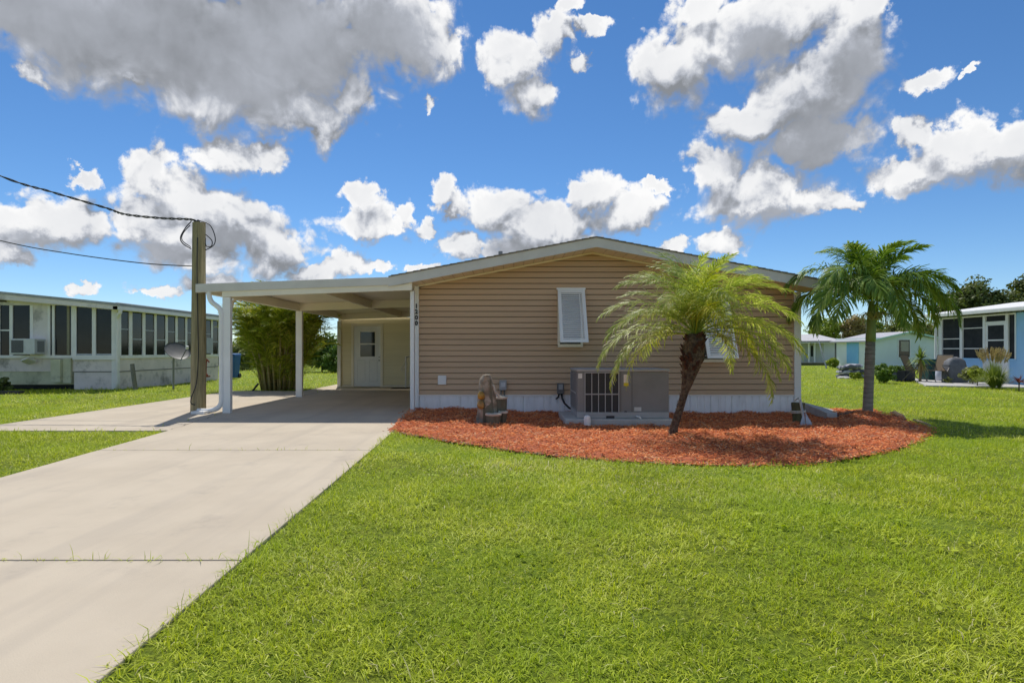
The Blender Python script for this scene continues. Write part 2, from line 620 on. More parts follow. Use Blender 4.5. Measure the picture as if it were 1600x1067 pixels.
driveway = bpy.data.objects.new('driveway', None)
COL.objects.link(driveway); driveway['kind'] = 'structure'
JO = .007
def slab(poly, z0=-.14, z1=0.0):
    return MB().prism(poly, 'z', z0, z1).build('slab', M_CONC, driveway, bevel=.006)
def dl(y): return (DRIVE_L(y), y)
def dr(y): return (DRIVE_R(y), y)
DRIVE_POLYS = [
    [dl(-6), dr(-6), dr(3.285 - JO), dl(3.285 - JO)],
    [dl(3.285 + JO), dr(3.285 + JO), dr(6.92 - JO), dl(6.92 - JO)],
    [dl(6.92 + JO), dr(6.92 + JO), dr(8.1), (-1.80, 10.75), (-1.80, BACK_Y), (-5.90, BACK_Y), (-5.90, STRIP_Y1), (-5.28, STRIP_Y1),
     (-5.28, STRIP_Y0 + .3), dl(STRIP_Y0)],
    [(-7.95, STRIP_Y0), (-4.93, STRIP_Y0), (-5.295, STRIP_Y0 + .31), (-5.295, STRIP_Y1), (-7.95, STRIP_Y1)],
]
for pl in DRIVE_POLYS:
    slab(pl)
def crack(pts, w):
    P = [Vector((a, b, .0035)) for a, b in pts]
    vs, fs = [], []
    for i, p in enumerate(P):
        t = (P[min(i + 1, len(P) - 1)] - P[max(i - 1, 0)]).normalized()
        s_ = Vector((-t.y, t.x, 0)) * w * random.uniform(.4, 1.2)
        vs += [p - s_, p + s_]
    for i in range(len(P) - 1):
        fs.append((2 * i, 2 * i + 1, 2 * i + 3, 2 * i + 2))
    MB().add(vs, fs).build('crack', M_CRACK, driveway)
M_CRACK = mat('joint_dirt', (.10, .085, .06), (.16, .135, .10), scale=20, rough=.95)
jb = MB()
for yy in (3.285, 6.92):
    jb.box(DRIVE_L(yy), DRIVE_R(yy), yy - JO, yy + JO, -.1, -.006)
jb.build('joint_filler', M_CRACK, driveway)

def wander(a, b, n, amp):
    return [(a[0] + (b[0] - a[0]) * i / n + random.uniform(-amp, amp), a[1] + (b[1] - a[1]) * i / n + random.uniform(-amp, amp)) for i in range(n + 1)]
crack(wander((-5.25, 10.9), (-4.95, 8.75), 22, .03), .006)
crack(wander((-5.2, 10.4), (-4.6, 9.9), 10, .02), .004)
# mulch bed -----------------------------------------------------------------
BED_PX = [(641, 647), (612, 681), (660, 690), (720, 699), (800, 709), (880, 717), (960, 723), (1040, 728), (1110, 731), (1180, 732),
          (1240, 730), (1300, 722), (1350, 712), (1395, 700), (1425, 689), (1443, 678), (1447, 671), (1436, 665), (1412, 659), (1385, 655)]
BED = [on_ground(x, y, -.07) for x, y in BED_PX] + [(7.1, 11.9), (6.2, 12.4), (5.6, 12.3), (5.45, 11.62), (-1.79, 11.62)]
BED = [(float(a), float(b)) for a, b in BED]


def bed_top(x, y):
    base = ground_z(x, y) + .045
    mound = .10 * np.exp(-(((x - 6.75) / .8) ** 2 + ((y - 10.9) / .8) ** 2)) + .05 * np.exp(-(((x - 2.3) / .6) ** 2 + ((y - 8.3) / .5) ** 2))
    return base + mound + .016 * np.sin(x * 5.1 + y * 2.2) * np.sin(y * 4.3 - x * 1.7) + .012 * np.sin(x * 11 - y * 7)


def build_bed():
    x0 = min(p[0] for p in BED); x1 = max(p[0] for p in BED)
    y0 = min(p[1] for p in BED); y1 = max(p[1] for p in BED)
    s = .07
    xs = np.arange(x0, x1 + s, s); ys = np.arange(y0, y1 + s, s)
    X, Y = np.meshgrid(xs, ys)
    ins = inside(BED, X, Y)
    nx = len(xs)
    i = (np.arange(nx - 1)[None, :] + np.arange(len(ys) - 1)[:, None] * nx)
    keep = (ins[:-1, :-1] | ins[1:, :-1] | ins[:-1, 1:] | ins[1:, 1:])
    keep &= (X[:-1, :-1] > -1.78) | (Y[:-1, :-1] < 10.6)
    q = np.stack([i, i + 1, i + 1 + nx, i + nx], -1)[keep]
    # the bed thins out to nothing at its rim
    rim = np.minimum.reduce([inside(BED, X + a, Y + b).astype(float) for a, b in ((.09, 0), (-.09, 0), (0, .09), (0, -.09))])
    Z = bed_top(X, Y) - .030 * (1 - rim) * (Y < 11.2)
    v = np.stack([X.ravel(), Y.ravel(), Z.ravel()], 1)
    used = np.unique(q)
    remap = np.full(len(v), -1); remap[used] = np.arange(len(used))
    m = mat('mulch_soil', (.50, .14, .055), (.26, .07, .032), scale=24, rough=.95, bump=.012, bscale=42, contrast=(.4, .62))
    return place('mulch_bed', np_mesh('mulch_bed', v[used], remap[q], m, smooth=True), kind='structure')


mulch_bed = build_bed()


def build_chips():
    n = 46000
    x0 = min(p[0] for p in BED); x1 = max(p[0] for p in BED)
    y0 = min(p[1] for p in BED); y1 = max(p[1] for p in BED)
    x = RNG.uniform(x0, x1, n); y = RNG.uniform(y0, y1, n)
    k = inside(BED, x, y)
    x, y = x[k], y[k]
    # some chips have spilled over the edge on to grass and drive
    ns = 1500
    seg = RNG.integers(0, 17, ns); tt = RNG.random(ns)
    B = np.array(BED)
    ex = B[seg, 0] * (1 - tt) + B[seg + 1, 0] * tt; ey = B[seg, 1] * (1 - tt) + B[seg + 1, 1] * tt
    x = np.concatenate([x, ex + RNG.normal(0, .05, ns)]); y = np.concatenate([y, ey - np.abs(RNG.normal(0, .06, ns))])
    n = len(x)
    ins = np.arange(n) < n - ns
    z = np.where(ins, bed_top(x, y), ground_z(x, y) + .022) + RNG.uniform(.002, .028, n)
    z = np.where((~ins) & (x < DRIVE_R(y) - .0) & (y < 10.8), .004, z)
    L = RNG.gamma(2.2, .014, n) + .010; Wd = RNG.uniform(.005, .014, n); T = RNG.uniform(.002, .006, n)
    a = RNG.uniform(0, 2 * np.pi, n); t = RNG.normal(0, .30, n); r = RNG.normal(0, .5, n)
    ux = np.stack([np.cos(a) * np.cos(t), np.sin(a) * np.cos(t), np.sin(t)], 1)
    s0 = np.stack([-np.sin(a), np.cos(a), np.zeros(n)], 1)
    nrm = np.cross(ux, s0)
    s = s0 * np.cos(r)[:, None] + nrm * np.sin(r)[:, None]
    nn = np.cross(ux, s)
    c = np.stack([x, y, z], 1)
    vs = []
    for (i, j, kk) in ((-1, -1, 0), (1, -.6, 0), (1, .6, 0), (-1, 1, 0), (-.9, -.7, 1), (.9, -.3, 1), (.9, .5, 1), (-.9, .8, 1)):
        vs.append(c + ux * (i * L / 2)[:, None] + s * (j * Wd / 2)[:, None] + nn * (kk * T)[:, None])
    v = np.stack(vs, 1).reshape(-1, 3)
    b = (np.arange(n) * 8)[:, None]
    q = np.concatenate([b + np.array(f) for f in ([4, 5, 6, 7], [0, 1, 5, 4], [1, 2, 6, 5], [2, 3, 7, 6], [3, 0, 4, 7])], 0)
    rnd = np.repeat(RNG.random(n), 8)
    m = leaf_mat('mulch_chip', [(.22, .06, .028), (.60, .15, .048), (.80, .245, .08), (.88, .32, .11), (.90, .40, .16), (.72, .50, .32)], trans=0.0, rough=.85, spec=.15,
                 patch=(.70, .20, .075), patch_scale=2.2)
    return place('mulch_chips', np_mesh('mulch_chips', v, q, m, rnd), kind='stuff', label='loose red dyed bark mulch chips covering the bed')


chips = build_chips()
chips['category'] = 'mulch'

# edging along the front of the bed
edge_pts = []
for i in range(1, 17):
    a = BED[i]
    edge_pts.append((a[0], a[1], float(ground_z(a[0], a[1])) + .012))
edging = MB().tube(edge_pts, .016, 6).build('bed_edging', mat('edging_gray', (.20, .17, .15), (.34, .31, .28), scale=1.6, rough=.6))
tag(edging, 'dark plastic edging strip curving along the front of the mulch bed', 'edging')

# patio of the blue house ---------------------------------------------------
MB().prism([(14.6, 20.9), (18.15, 19.4), (18.15, 26.0), (17.2, 26.0), (16.5, 24.2)], 'z', -.2, -.055).build(
    'patio', mat('patio_concrete', (.52, .50, .48), (.44, .42, .40), scale=2, rough=.85), kind='structure', bevel=.01)


# ------------------------------------------------------------------ grass
NO_GRASS = DRIVE_POLYS + [
    [(-1.85, 11.55), (5.66, 11.55), (5.66, 28), (-1.85, 28)],
    [(-20, 17.95), (-11.8, 17.95), (-11.8, 24.3), (-20, 24.3)],
    [(18.1, 12), (26, 12), (26, 26), (18.1, 26)],
    [(14.6, 20.9), (18.15, 19.4), (18.15, 26.0), (17.2, 26.0), (16.5, 24.2)],
]


def vnoise(x, y, scale, seed):
    g = np.random.default_rng(seed).random((64, 64))
    u, v = x / scale, y / scale
    i, j = np.floor(u).astype(int), np.floor(v).astype(int)
    fu, fv = u - i, v - j
    fu, fv = fu * fu * (3 - 2 * fu), fv * fv * (3 - 2 * fv)
    a, b, c, d = g[i % 64, j % 64], g[(i + 1) % 64, j % 64], g[i % 64, (j + 1) % 64], g[(i + 1) % 64, (j + 1) % 64]
    return (a * (1 - fu) + b * fu) * (1 - fv) + (c * (1 - fu) + d * fu) * fv


def build_grass():
    bands = [  # y0, y1, blades per m2, size factor
        (1.3, 3.4, 7600, .86), (3.4, 5.5, 4600, 1.0), (5.5, 8.5, 2300, 1.25), (8.5, 13, 900, 1.7), (13, 20, 300, 2.4),
        (20, 32, 95, 3.4), (32, 48, 30, 5.0)]
    V, Q, R, base = [], [], [], 0
    BEDA = np.array(BED)
    for y0, y1, rho, sz in bands:
        hw = .90 * y1 + 1.6
        n = int(rho * (y1 - y0) * 2 * hw)
        x = RNG.uniform(-hw, hw, n); y = RNG.uniform(y0, y1, n)
        ok = np.abs(x) < .90 * y + 1.6
        for pl in NO_GRASS:
            ok &= ~inside(pl, x, y)
        ok &= ~inside(BED, x, y)
        # thin and bare spots
        def bare(cx, cy, rx, ry, s=1.0):
            return s * np.exp(-(((x - cx) / rx) ** 2 + ((y - cy) / ry) ** 2))
        n1, n2, n3 = vnoise(x, y, .16, 1), vnoise(x, y, .55, 2), vnoise(x, y, 1.9, 3)
        thin = .75 * sst(n1 * .6 + n2 * .4, .62, .85) + .35 * (n3 < .22)
        thin = np.maximum(thin, bare(-1.0, 7.15, .42, .26, .99))
        thin = np.maximum(thin, bare(.68, 2.62, .16, .10, .85))
        ok &= RNG.random(n) > thin
        x, y = x[ok], y[ok]; n = len(x)
        over = (x - DRIVE_R(y) < .035) & (x > DRIVE_R(y)) & (y < 8.1)
        x = np.where(over, x - RNG.uniform(0, .035, n), x)
        edge = np.clip(1 - (x - DRIVE_R(y)) / .10, 0, 1) * (x > DRIVE_R(y)) * (y < 8.2)
        z = ground_z(x, y) + .012 * np.sin(x * .9 + y * .5) * np.cos(y * .7 - x * .3) - .004
        c1, c2, c3, c4 = vnoise(x, y, .13, 4), vnoise(x, y, .42, 5), vnoise(x, y, 1.4, 6), vnoise(x, y, .8, 7)
        tall = np.clip(.30 * c1 + .40 * c2 + .30 * c3, 0, 1)
        L = (RNG.gamma(7, .0060, n) + .014) * (.45 + 1.15 * tall) * (sz ** .45) * (1 + .35 * edge)
        wd = RNG.uniform(.0028, .0058, n) * sz
        a = RNG.uniform(0, 2 * np.pi, n)
        t1 = np.clip(RNG.normal(.55, .40, n), .0, 1.5)      # rise of the lower half
        t2 = t1 - np.clip(RNG.normal(.65, .45, n), -.2, 1.8)  # the tip bends over
        if sz > 3:
            t1 = np.clip(t1, .6, 1.5)
        dirx, diry = np.cos(a), np.sin(a)
        tw = a + np.pi / 2 + RNG.normal(0, .5, n)
        sx, sy = np.cos(tw), np.sin(tw)
        p0 = np.stack([x, y, z], 1)
        p1 = p0 + np.stack([dirx * np.cos(t1), diry * np.cos(t1), np.sin(t1)], 1) * (L * .55)[:, None]
        p2 = p1 + np.stack([dirx * np.cos(t2), diry * np.cos(t2), np.sin(t2)], 1) * (L * .45)[:, None]
        s = np.stack([sx, sy, np.zeros(n)], 1)
        w = wd[:, None] / 2
        v = np.stack([p0 - s * w * .8, p0 + s * w * .8, p1 + s * w, p1 - s * w, p2 + s * w * .25, p2 - s * w * .25], 1).reshape(-1, 3)
        b = (np.arange(n) * 6)[:, None] + base
        Q.append(np.concatenate([b + np.array([0, 1, 2, 3]), b + np.array([3, 2, 4, 5])], 0))
        V.append(v)
        pal = np.clip(RNG.beta(2.2, 2.6, n) * .62 + .55 * (c2 * .45 + c1 * .3 + c4 * .25) - .10, 0, .80)
        dead = RNG.random(n) < .03 + .20 * sst(c4 * .55 + c3 * .45, .56, .80)
        pal = np.where(dead, RNG.uniform(.88, 1.0, n), pal)
        R.append(np.repeat(pal, 6))
        base += n * 6
    # low broad-leaved weeds scattered through the near lawn
    nw = 260
    wx = RNG.uniform(-1.3, 7.5, nw); wy = RNG.uniform(1.5, 9.5, nw)
    ok = (wx > DRIVE_R(wy) + .05) & (wx < .9 * wy + 1.2) & ~inside(BED, wx, wy)
    wx, wy = wx[ok], wy[ok]
    per = 9
    cx_, cy_ = np.repeat(wx, per), np.repeat(wy, per)
    n = len(cx_)
    tone = np.repeat(RNG.uniform(.10, .58, len(wx)), per) + RNG.normal(0, .04, n)
    sc_ = np.repeat(RNG.uniform(.6, 1.5, len(wx)), per)
    x = cx_ + RNG.normal(0, .035, n) * sc_; y = cy_ + RNG.normal(0, .035, n) * sc_
    z = ground_z(x, y) + RNG.uniform(.012, .038, n)
    a = RNG.uniform(0, 2 * np.pi, n); t1 = RNG.normal(.25, .25, n); L = RNG.uniform(.018, .034, n) * sc_; w = (L * RNG.uniform(.22, .38, n))[:, None]
    d1 = np.stack([np.cos(a) * np.cos(t1), np.sin(a) * np.cos(t1), np.sin(t1)], 1)
    s = np.stack([-np.sin(a), np.cos(a), RNG.normal(0, .25, n)], 1)
    p0 = np.stack([x, y, z], 1); p1 = p0 + d1 * (L * .55)[:, None]; p2 = p0 + d1 * L[:, None] - np.array([0, 0, .004])
    v = np.stack([p0 - s * w * .3, p0 + s * w * .3, p1 + s * w, p1 - s * w, p2 + s * w * .35, p2 - s * w * .35], 1).reshape(-1, 3)
    b = (np.arange(n) * 6)[:, None] + base
    Q.append(np.concatenate([b + np.array([0, 1, 2, 3]), b + np.array([3, 2, 4, 5])], 0)); V.append(v)
    R.append(np.repeat(np.clip(tone, 0, .82), 6)); base += n * 6
    m = leaf_mat('grass_blade', [(.10, .15, .010), (.28, .37, .015), (.47, .55, .024), (.63, .69, .055), (.76, .78, .24), (.78, .68, .42)],
                 trans=.38, rough=.55, spec=.22, patch=(.36, .50, .020), patch_scale=.7)
    me = np_mesh('lawn_grass', np.concatenate(V), np.concatenate(Q), m, np.concatenate(R))
    o = place('lawn_grass', me, kind='stuff')
    o['label'] = 'short sunlit green lawn grass around the drive and bed'
    o['category'] = 'grass'
    return o


lawn = build_grass()

# ------------------------------------------------------------------ the tan house
WY = 11.60                      # front wall plane
FY = 11.00                      # gable fascia plane
HX0, HX1, HBACK = -1.83, 5.66, 27.0
RIDGE_X, RIDGE_Z, PITCH = 1.615, 3.237, .19
EAVE_L, EAVE_R = -2.217, 5.74
def roof_z(x):
    return RIDGE_Z - PITCH * abs(x - RIDGE_X)
FASC = .165
def soffit_z(x):
    return roof_z(x) - FASC - .012

house = thing('manufactured_home', 'tan vinyl sided home with white skirting and low gable roof behind the mulch bed', 'house', (1.9, WY, 0))
# core wall behind the siding
core = [(HX0 + .03, .20), (HX1 - .03, .20), (HX1 - .03, soffit_z(HX1)), (RIDGE_X, soffit_z(RIDGE_X)), (HX0 + .03, soffit_z(HX0))]
MB().prism(core, 'y', WY + .045, HBACK).build('wall', mat('wall_core', (.34, .24, .165), (.30, .21, .14)), house)

# lap siding, one plank per course
SX0, SX1, SZ0, COURSE = -1.745, 5.535, .292, .1085
k = 0
while True:
    z0 = SZ0 + k * COURSE
    z1 = z0 + COURSE
    def span(z):
        if z <= soffit_z(HX0):
            lo = SX0
        else:
            lo = max(SX0, RIDGE_X - (RIDGE_Z - FASC - .012 - z) / PITCH)
        hi = min(SX1, RIDGE_X + (RIDGE_Z - FASC - .012 - z) / PITCH)
        return lo, hi
    a0, b0 = span(z0)
    if b0 - a0 < .25:
        break
    a1, b1 = span(min(z1, soffit_z(RIDGE_X) - .01))
    if b1 <= a1 + .02:
        mid = (a0 + b0) / 2; a1, b1 = mid - .01, mid + .01
    zt = min(z1, soffit_z(RIDGE_X) - .004)
    out, inn = WY - .022, WY - .004
    zt -= .013
    MB().add([(a0, out, z0), (b0, out, z0), (b1, inn, zt), (a1, inn, zt), (a0, WY + .028, z0 + .004), (b0, WY + .028, z0 + .004),
              (b1, WY + .028, zt), (a1, WY + .028, zt)],
             [(0, 1, 2, 3), (0, 4, 5, 1), (1, 5, 6, 2), (3, 2, 6, 7), (0, 3, 7, 4), (4, 7, 6, 5)]).build('siding_plank', M_SIDING, house)
    k += 1

# white skirting panels with ribs
nsk = 18
for i in range(nsk):
    x0 = -1.74 + i * (5.535 + 1.74) / nsk; x1 = -1.74 + (i + 1) * (5.535 + 1.74) / nsk
    b = MB().box(x0 + .002, x1 - .002, WY + .002, WY + .025, -.16, SZ0 - .012)
    for j in range(3):
        xr = x0 + (j + .5) * (x1 - x0) / 3
        b.box(xr - .052, xr + .052, WY - .008, WY + .003, -.16, SZ0 - .016)
    b.build('skirting_panel', M_SKIRT, house)
MB().box(-1.745, 5.535, WY - .024, WY + .02, SZ0 - .018, SZ0 + .004).build('skirting_cap', M_WHITE, house)
# corner trims
MB().box(-1.832, -1.745, WY - .034, WY + .06, -.05, soffit_z(-1.83)).build('corner_trim', M_WHITE, house, bevel=.004)
MB().box(5.535, 5.665, WY - .034, WY + .10, -.16, soffit_z(5.66)).build('corner_trim', M_WHITE, house, bevel=.004)
# house number, one digit above the other, on the left corner trim
def digit(ch, x, y, z, h):
    cu = bpy.data.curves.new('digit', 'FONT')
    cu.body = ch; cu.size = h * 1.38; cu.align_x = 'CENTER'; cu.extrude = .006; cu.offset = .0045
    t = bpy.data.objects.new('tmp_digit', cu)
    me = bpy.data.meshes.new_from_object(t)
    me.name = 'digit'
    bpy.data.objects.remove(t); bpy.data.curves.remove(cu)
    me.transform(Matrix.Translation((x, y, z)) @ Matrix.Rotation(math.pi / 2, 4, 'X'))
    me.materials.clear(); me.materials.append(M_BLACK)
    return place('digit', me, house)
for i, ch in enumerate('1200'):
    digit(ch, -1.789, WY - .042, gz(481.5 + 8.9 * i, WY), .083)

# roof: two sheets of shingle with thickness, gable fascias and vented soffits
for sgn, ex in ((-1, EAVE_L), (1, EAVE_R)):
    a, b = (RIDGE_X, RIDGE_Z), (ex, roof_z(ex))
    rf = MB().prism([a, (ex, roof_z(ex)), (ex, roof_z(ex) + .016), (RIDGE_X, RIDGE_Z + .016)], 'y', FY - .02, HBACK + .3)
    rf.build('roof', M_SHINGLE, house)
    # ragged shingle ends along the gable
    x = RIDGE_X
    rows = MB()
    while abs(x - ex) > .12:
        x2 = x + sgn * .135
        z = roof_z(x) + .014; z2 = roof_z(x2) + .024
        rows.prism([(x, z), (x2, roof_z(x2) + .013), (x2, z2)], 'y', FY - .03 - .01 * random.random(), FY + .4)
        x = x2
    rows.build('shingle_ends', M_SHINGLE, house)
    MB().prism([(RIDGE_X, RIDGE_Z - .003), (ex, roof_z(ex) - .003), (ex, roof_z(ex) - FASC), (RIDGE_X, RIDGE_Z - FASC)], 'y', FY, FY + .022).build('gable_fascia', M_FASCIA, house)
    MB().prism([(RIDGE_X, RIDGE_Z - FASC + .010), (ex, roof_z(ex) - FASC + .010), (ex, roof_z(ex) - FASC - .014), (RIDGE_X, RIDGE_Z - FASC - .014)], 'y', FY - .012, FY + .004).build('fascia_lip', M_FASCIA, house)
    MB().prism([(RIDGE_X, soffit_z(RIDGE_X) + .02), (ex, soffit_z(ex) + .02), (ex, soffit_z(ex) + .004), (RIDGE_X, soffit_z(RIDGE_X) + .004)], 'y', FY + .006, WY + .05).build('soffit', M_SOFFIT, house)
    # soffit joints
    sj = MB(); x = RIDGE_X + sgn * .2
    while abs(x - ex) > .15:
        sj.hexa([(x, FY + .02, soffit_z(x) + .003), (x + .012, FY + .02, soffit_z(x) + .003), (x + .012, WY - .03, soffit_z(x) + .003), (x, WY - .03, soffit_z(x) + .003)],
                [(x, FY + .02, soffit_z(x) - .003), (x + .012, FY + .02, soffit_z(x) - .003), (x + .012, WY - .03, soffit_z(x) - .003), (x, WY - .03, soffit_z(x) - .003)])
        x += sgn * .19
    sj.build('soffit_joints', mat('soffit_joint', (.70, .61, .44)), house)
    # moulding where wall meets soffit
    lim = SX0 if sgn < 0 else SX1
    MB().prism([(RIDGE_X, soffit_z(RIDGE_X)), (lim, soffit_z(lim)), (lim, soffit_z(lim) - .035), (RIDGE_X, soffit_z(RIDGE_X) - .035)], 'y', WY - .030, WY - .016).build('soffit_moulding', M_SOFFIT, house)
MB().tube([(gx(782, 13.5), 13.5, 2.9), (gx(782, 13.5), 13.5, gz(393, 13.5))], .05, 10).build('vent_pipe', mat('vent_gray', (.25, .25, .25)), house, smooth=False)


# Bahama shutters
def shutter(px0, px1, pytop, pybot, nslat, out_px):
    x0, x1 = gx(px0, WY), gx(px1, WY)
    zt, zb = gz(pytop, WY), gz(pybot, WY)
    w = x1 - x0
    D = .58                                   # how far the foot stands off the wall
    def P(u, v, o):                           # u across 0..1 m, v 0 top .. 1 bottom, o outwards
        return (u, WY - .03 - D * v - o, zt + (zb - zt) * v)
    f = MB()
    def bar(u0, u1, v0, v1, t0=0.0, t1=.028):
        f.hexa([P(u0, v0, t0), P(u1, v0, t0), P(u1, v1, t0), P(u0, v1, t0)], [P(u0, v0, t1), P(u1, v0, t1), P(u1, v1, t1), P(u0, v1, t1)])
    fw = .062
    hv = fw / (zt - zb)
    bar(x0, x0 + fw, 0, 1); bar(x1 - fw, x1, 0, 1); bar(x0 + fw, x1 - fw, 0, hv * 1.15); bar(x0 + fw, x1 - fw, 1 - hv, 1)
    sh = f.build('shutter', M_WHITE, house, label='white louvered shutter propped out at its foot')
    for i in range(nslat):
        v = hv * 1.15 + (i + .5) * (1 - hv * 2.15) / nslat
        dv = (1 - hv * 2.15) / nslat
        a = [P(x0 + fw, v - dv * .40, .002), P(x1 - fw, v - dv * .40, .002), P(x1 - fw, v + dv * .20, .026), P(x0 + fw, v + dv * .20, .026)]
        b = [(q[0], q[1] + .001, q[2] - .006) for q in a]
        MB().hexa(a, b).build('slat', M_WHITE, sh)
    # tilt rod
    ur = x1 - fw - .055
    MB().hexa([P(ur, hv * 1.3, .030), P(ur + .014, hv * 1.3, .030), P(ur + .014, 1 - hv * 1.2, .030), P(ur, 1 - hv * 1.2, .030)],
              [P(ur, hv * 1.3, .038), P(ur + .014, hv * 1.3, .038), P(ur + .014, 1 - hv * 1.2, .038), P(ur, 1 - hv * 1.2, .038)]).build('tilt_rod', M_WHITE, sh)
    MB().box(x0 - .02, x1 + .02, WY - .05, WY - .022, zt - .005, zt + .03).build('hinge_rail', M_WHITE, sh)
    # the window behind
    wn = MB().box(x0 + .005, x1 - .035, WY - .034, WY - .016, zb - .075, zt).build('window', M_GLASS, house)
    fr = MB().box(x0 + .005, x1 - .035, WY - .06, WY - .02, zb - .085, zb - .03).box(x0 + .001, x0 + .045, WY - .052, WY - .02, zb - .03, zt)
    fr.box(x1 - .075, x1 - .033, WY - .052, WY - .02, zb - .03, zt)
    fr.build('window_frame', M_BOUNCE_WHITE, wn)
    for xx in (x0 + .03, x1 - .06):
        MB().tube([(xx, WY - .03, zb + .02), (xx, WY - .03 - D * .93, zb + .05)], .007, 6).build('stay', M_WHITE, sh)
shutter(871, 913, 452.5, 535.5, 23, 0)
shutter(1089, 1135, 452.5, 559, 29, 0)

# small boxes on the wall
bx = MB().box(gx(684.5, WY), gx(697.5, WY), WY - .045, WY - .01, gz(601, WY), gz(586.5, WY))
bx.build('vent_cover', M_WHITE, house, bevel=.012)
M_BOXGRAY = mat('box_gray', (.42, .42, .41), (.36, .36, .35), scale=8, rough=.5)
MB().box(gx(780.5, WY), gx(791.5, WY), WY - .10, WY - .015, gz(609, WY), gz(593.5, WY)).build('meter_box', M_BOXGRAY, house, bevel=.008)
MB().box(gx(782.5, WY), gx(789.5, WY), WY - .108, WY - .10, gz(604, WY), gz(597, WY)).build('meter_box_cover', mat('box_light', (.60, .60, .59)), house)
MB().tube([(gx(783, WY), WY - .05, gz(609, WY)), (gx(783, WY), WY - .05, -.05)], .014, 8).tube([(gx(788, WY), WY - .05, gz(609, WY)), (gx(788, WY), WY - .05, -.05)], .012, 8).build('conduit', mat('conduit_gray', (.16, .16, .16)), house)
M_BOXDARK = mat('box_dark', (.16, .155, .145), (.12, .118, .11), scale=8, rough=.5)
MB().box(gx(870, WY), gx(880.5, WY), WY - .11, WY - .015, gz(615, WY), gz(598, WY)).build('disconnect_box', M_BOXDARK, house, bevel=.008)
MB().box(gx(872, WY), gx(878.5, WY), WY - .122, WY - .11, gz(608, WY), gz(600, WY)).build('disconnect_cover', M_BOXGRAY, house)
cab = [(gx(877, WY), WY - .06, gz(615, WY)), (gx(878, WY), WY - .08, gz(622, WY)), (gx(882, 11.3), 11.3, gz(630, 11.3)), (gx(889, 11.0), 11.0, gz(637, 11.0)), (gx(897, 10.7), 10.72, gz(641, 10.7))]
MB().tube(cab, .02, 8).tube([(gx(873, WY), WY - .06, gz(615, WY)), (gx(872, WY), WY - .06, gz(620, WY)), (gx(868, WY), WY - .06, gz(623, WY))], .016, 8).build('cable', M_BLACK, house, smooth=True)

# ------------------------------------------------------------------ carport
CY = 11.06
carport = thing('carport', 'white open carport with flat roof attached to the tan house', 'carport', (-3.6, CY, 0))
CXL, CXR = -5.74, -1.79
def cpz(x):                     # top of the carport roof
    return 2.38 + (x + 5.74) * .0365
# roof deck (pans side by side)
npan = 12
for i in range(npan):
    y0 = FY + .09 + i * (19.05 - FY - .09) / npan; y1 = FY + .09 + (i + 1) * (19.05 - FY - .09) / npan
    MB().prism([(CXL, cpz(CXL) - .065), (CXR, cpz(CXR) - .065), (CXR, cpz(CXR) - .01), (CXL, cpz(CXL) - .01)], 'y', y0 + .002, y1 - .002).build('roof_panel', M_BOUNCE_WHITE, carport)
FL = -5.775
MB().prism([(FL, cpz(FL) - .155), (-2.215, cpz(-2.215) - .150), (-2.215, cpz(-2.215)), (FL, cpz(FL))], 'y', FY + .002, FY + .085).build('front_fascia', M_FASCIA, carport, bevel=.004)
MB().prism([(-2.215, cpz(-2.215) - .150), (-1.84, soffit_z(-1.84) - .01), (-1.84, soffit_z(-1.84) + .003), (-2.215, soffit_z(-2.2) + .003)], 'y', FY + .02, FY + .085).build('fascia_end', M_FASCIA, carport)
MB().box(CXL - .02, CXL + .09, FY + .36, 19.05, cpz(CXL) - .155, cpz(CXL) - .005).build('side_gutter', M_WHITE, carport)
# headers across, beams along
for yy, t in ((CY - .03, .07), (14.93, .07), (18.98, .06)):
    MB().prism([(-5.30, cpz(-5.30) - .255), (CXR, cpz(CXR) - .255), (CXR, cpz(CXR) - .068), (-5.30, cpz(-5.30) - .068)], 'y', yy, yy + t).build('header', M_BOUNCE_WHITE, carport, bevel=.003)
for xx in (-5.30, -3.50):
    for y0, y1 in ((CY + .042, 14.928), (15.002, 18.978)):
        MB().box(xx, xx + .075, y0, y1, cpz(xx) - .25, cpz(xx) - .07).build('beam', M_BOUNCE_WHITE, carport, bevel=.003)
# posts
def post(x, y, w, d, ztop):
    o = MB().box(x - w / 2, x + w / 2, y - d / 2, y + d / 2, -.01, ztop).build('post', M_WHITE, carport, bevel=.006)
    return o
post(-5.225, CY + .03, .145, .10, cpz(-5.2) - .258)
post(-5.245, 14.965, .155, .10, cpz(-5.2) - .258)
post(-5.40, 19.01, .11, .06, cpz(-5.3) - .30)
MB().box(-1.845, -1.772, CY + .10, CY + .22, -.01, cpz(-1.8) - .258).build('post', M_WHITE, carport, bevel=.005)
# downspout with goosenecks at the left front post
def spout(pts, n, name, par, m=M_WHITE):
    # smooth polyline
    P = [Vector(p) for p in pts]
    out = []
    for i in range(len(P) - 1):
        p0 = P[max(i - 1, 0)]; p1 = P[i]; p2 = P[i + 1]; p3 = P[min(i + 2, len(P) - 1)]
        for s in range(6):
            t = s / 6
            out.append(.5 * ((2 * p1) + (-p0 + p2) * t + (2 * p0 - 5 * p1 + 4 * p2 - p3) * t * t + (-p0 + 3 * p1 - 3 * p2 + p3) * t ** 3))
    out.append(P[-1])
    return MB().tube(out, n, 10).build(name, m, par, smooth=True)
DY = CY - .01
spout([at(327, 456, DY), at(327, 463, DY), at(331, 472, DY), at(341, 480, DY), at(345.5, 488, DY), at(346, 500, DY), at(346, 560, DY), at(346, 620, DY),
       at(345, 631, DY), at(339, 638, DY - .02), at(327, 641.5, DY - .05), at(308, 641.5, DY - .10)], .044, 'downspout', carport)
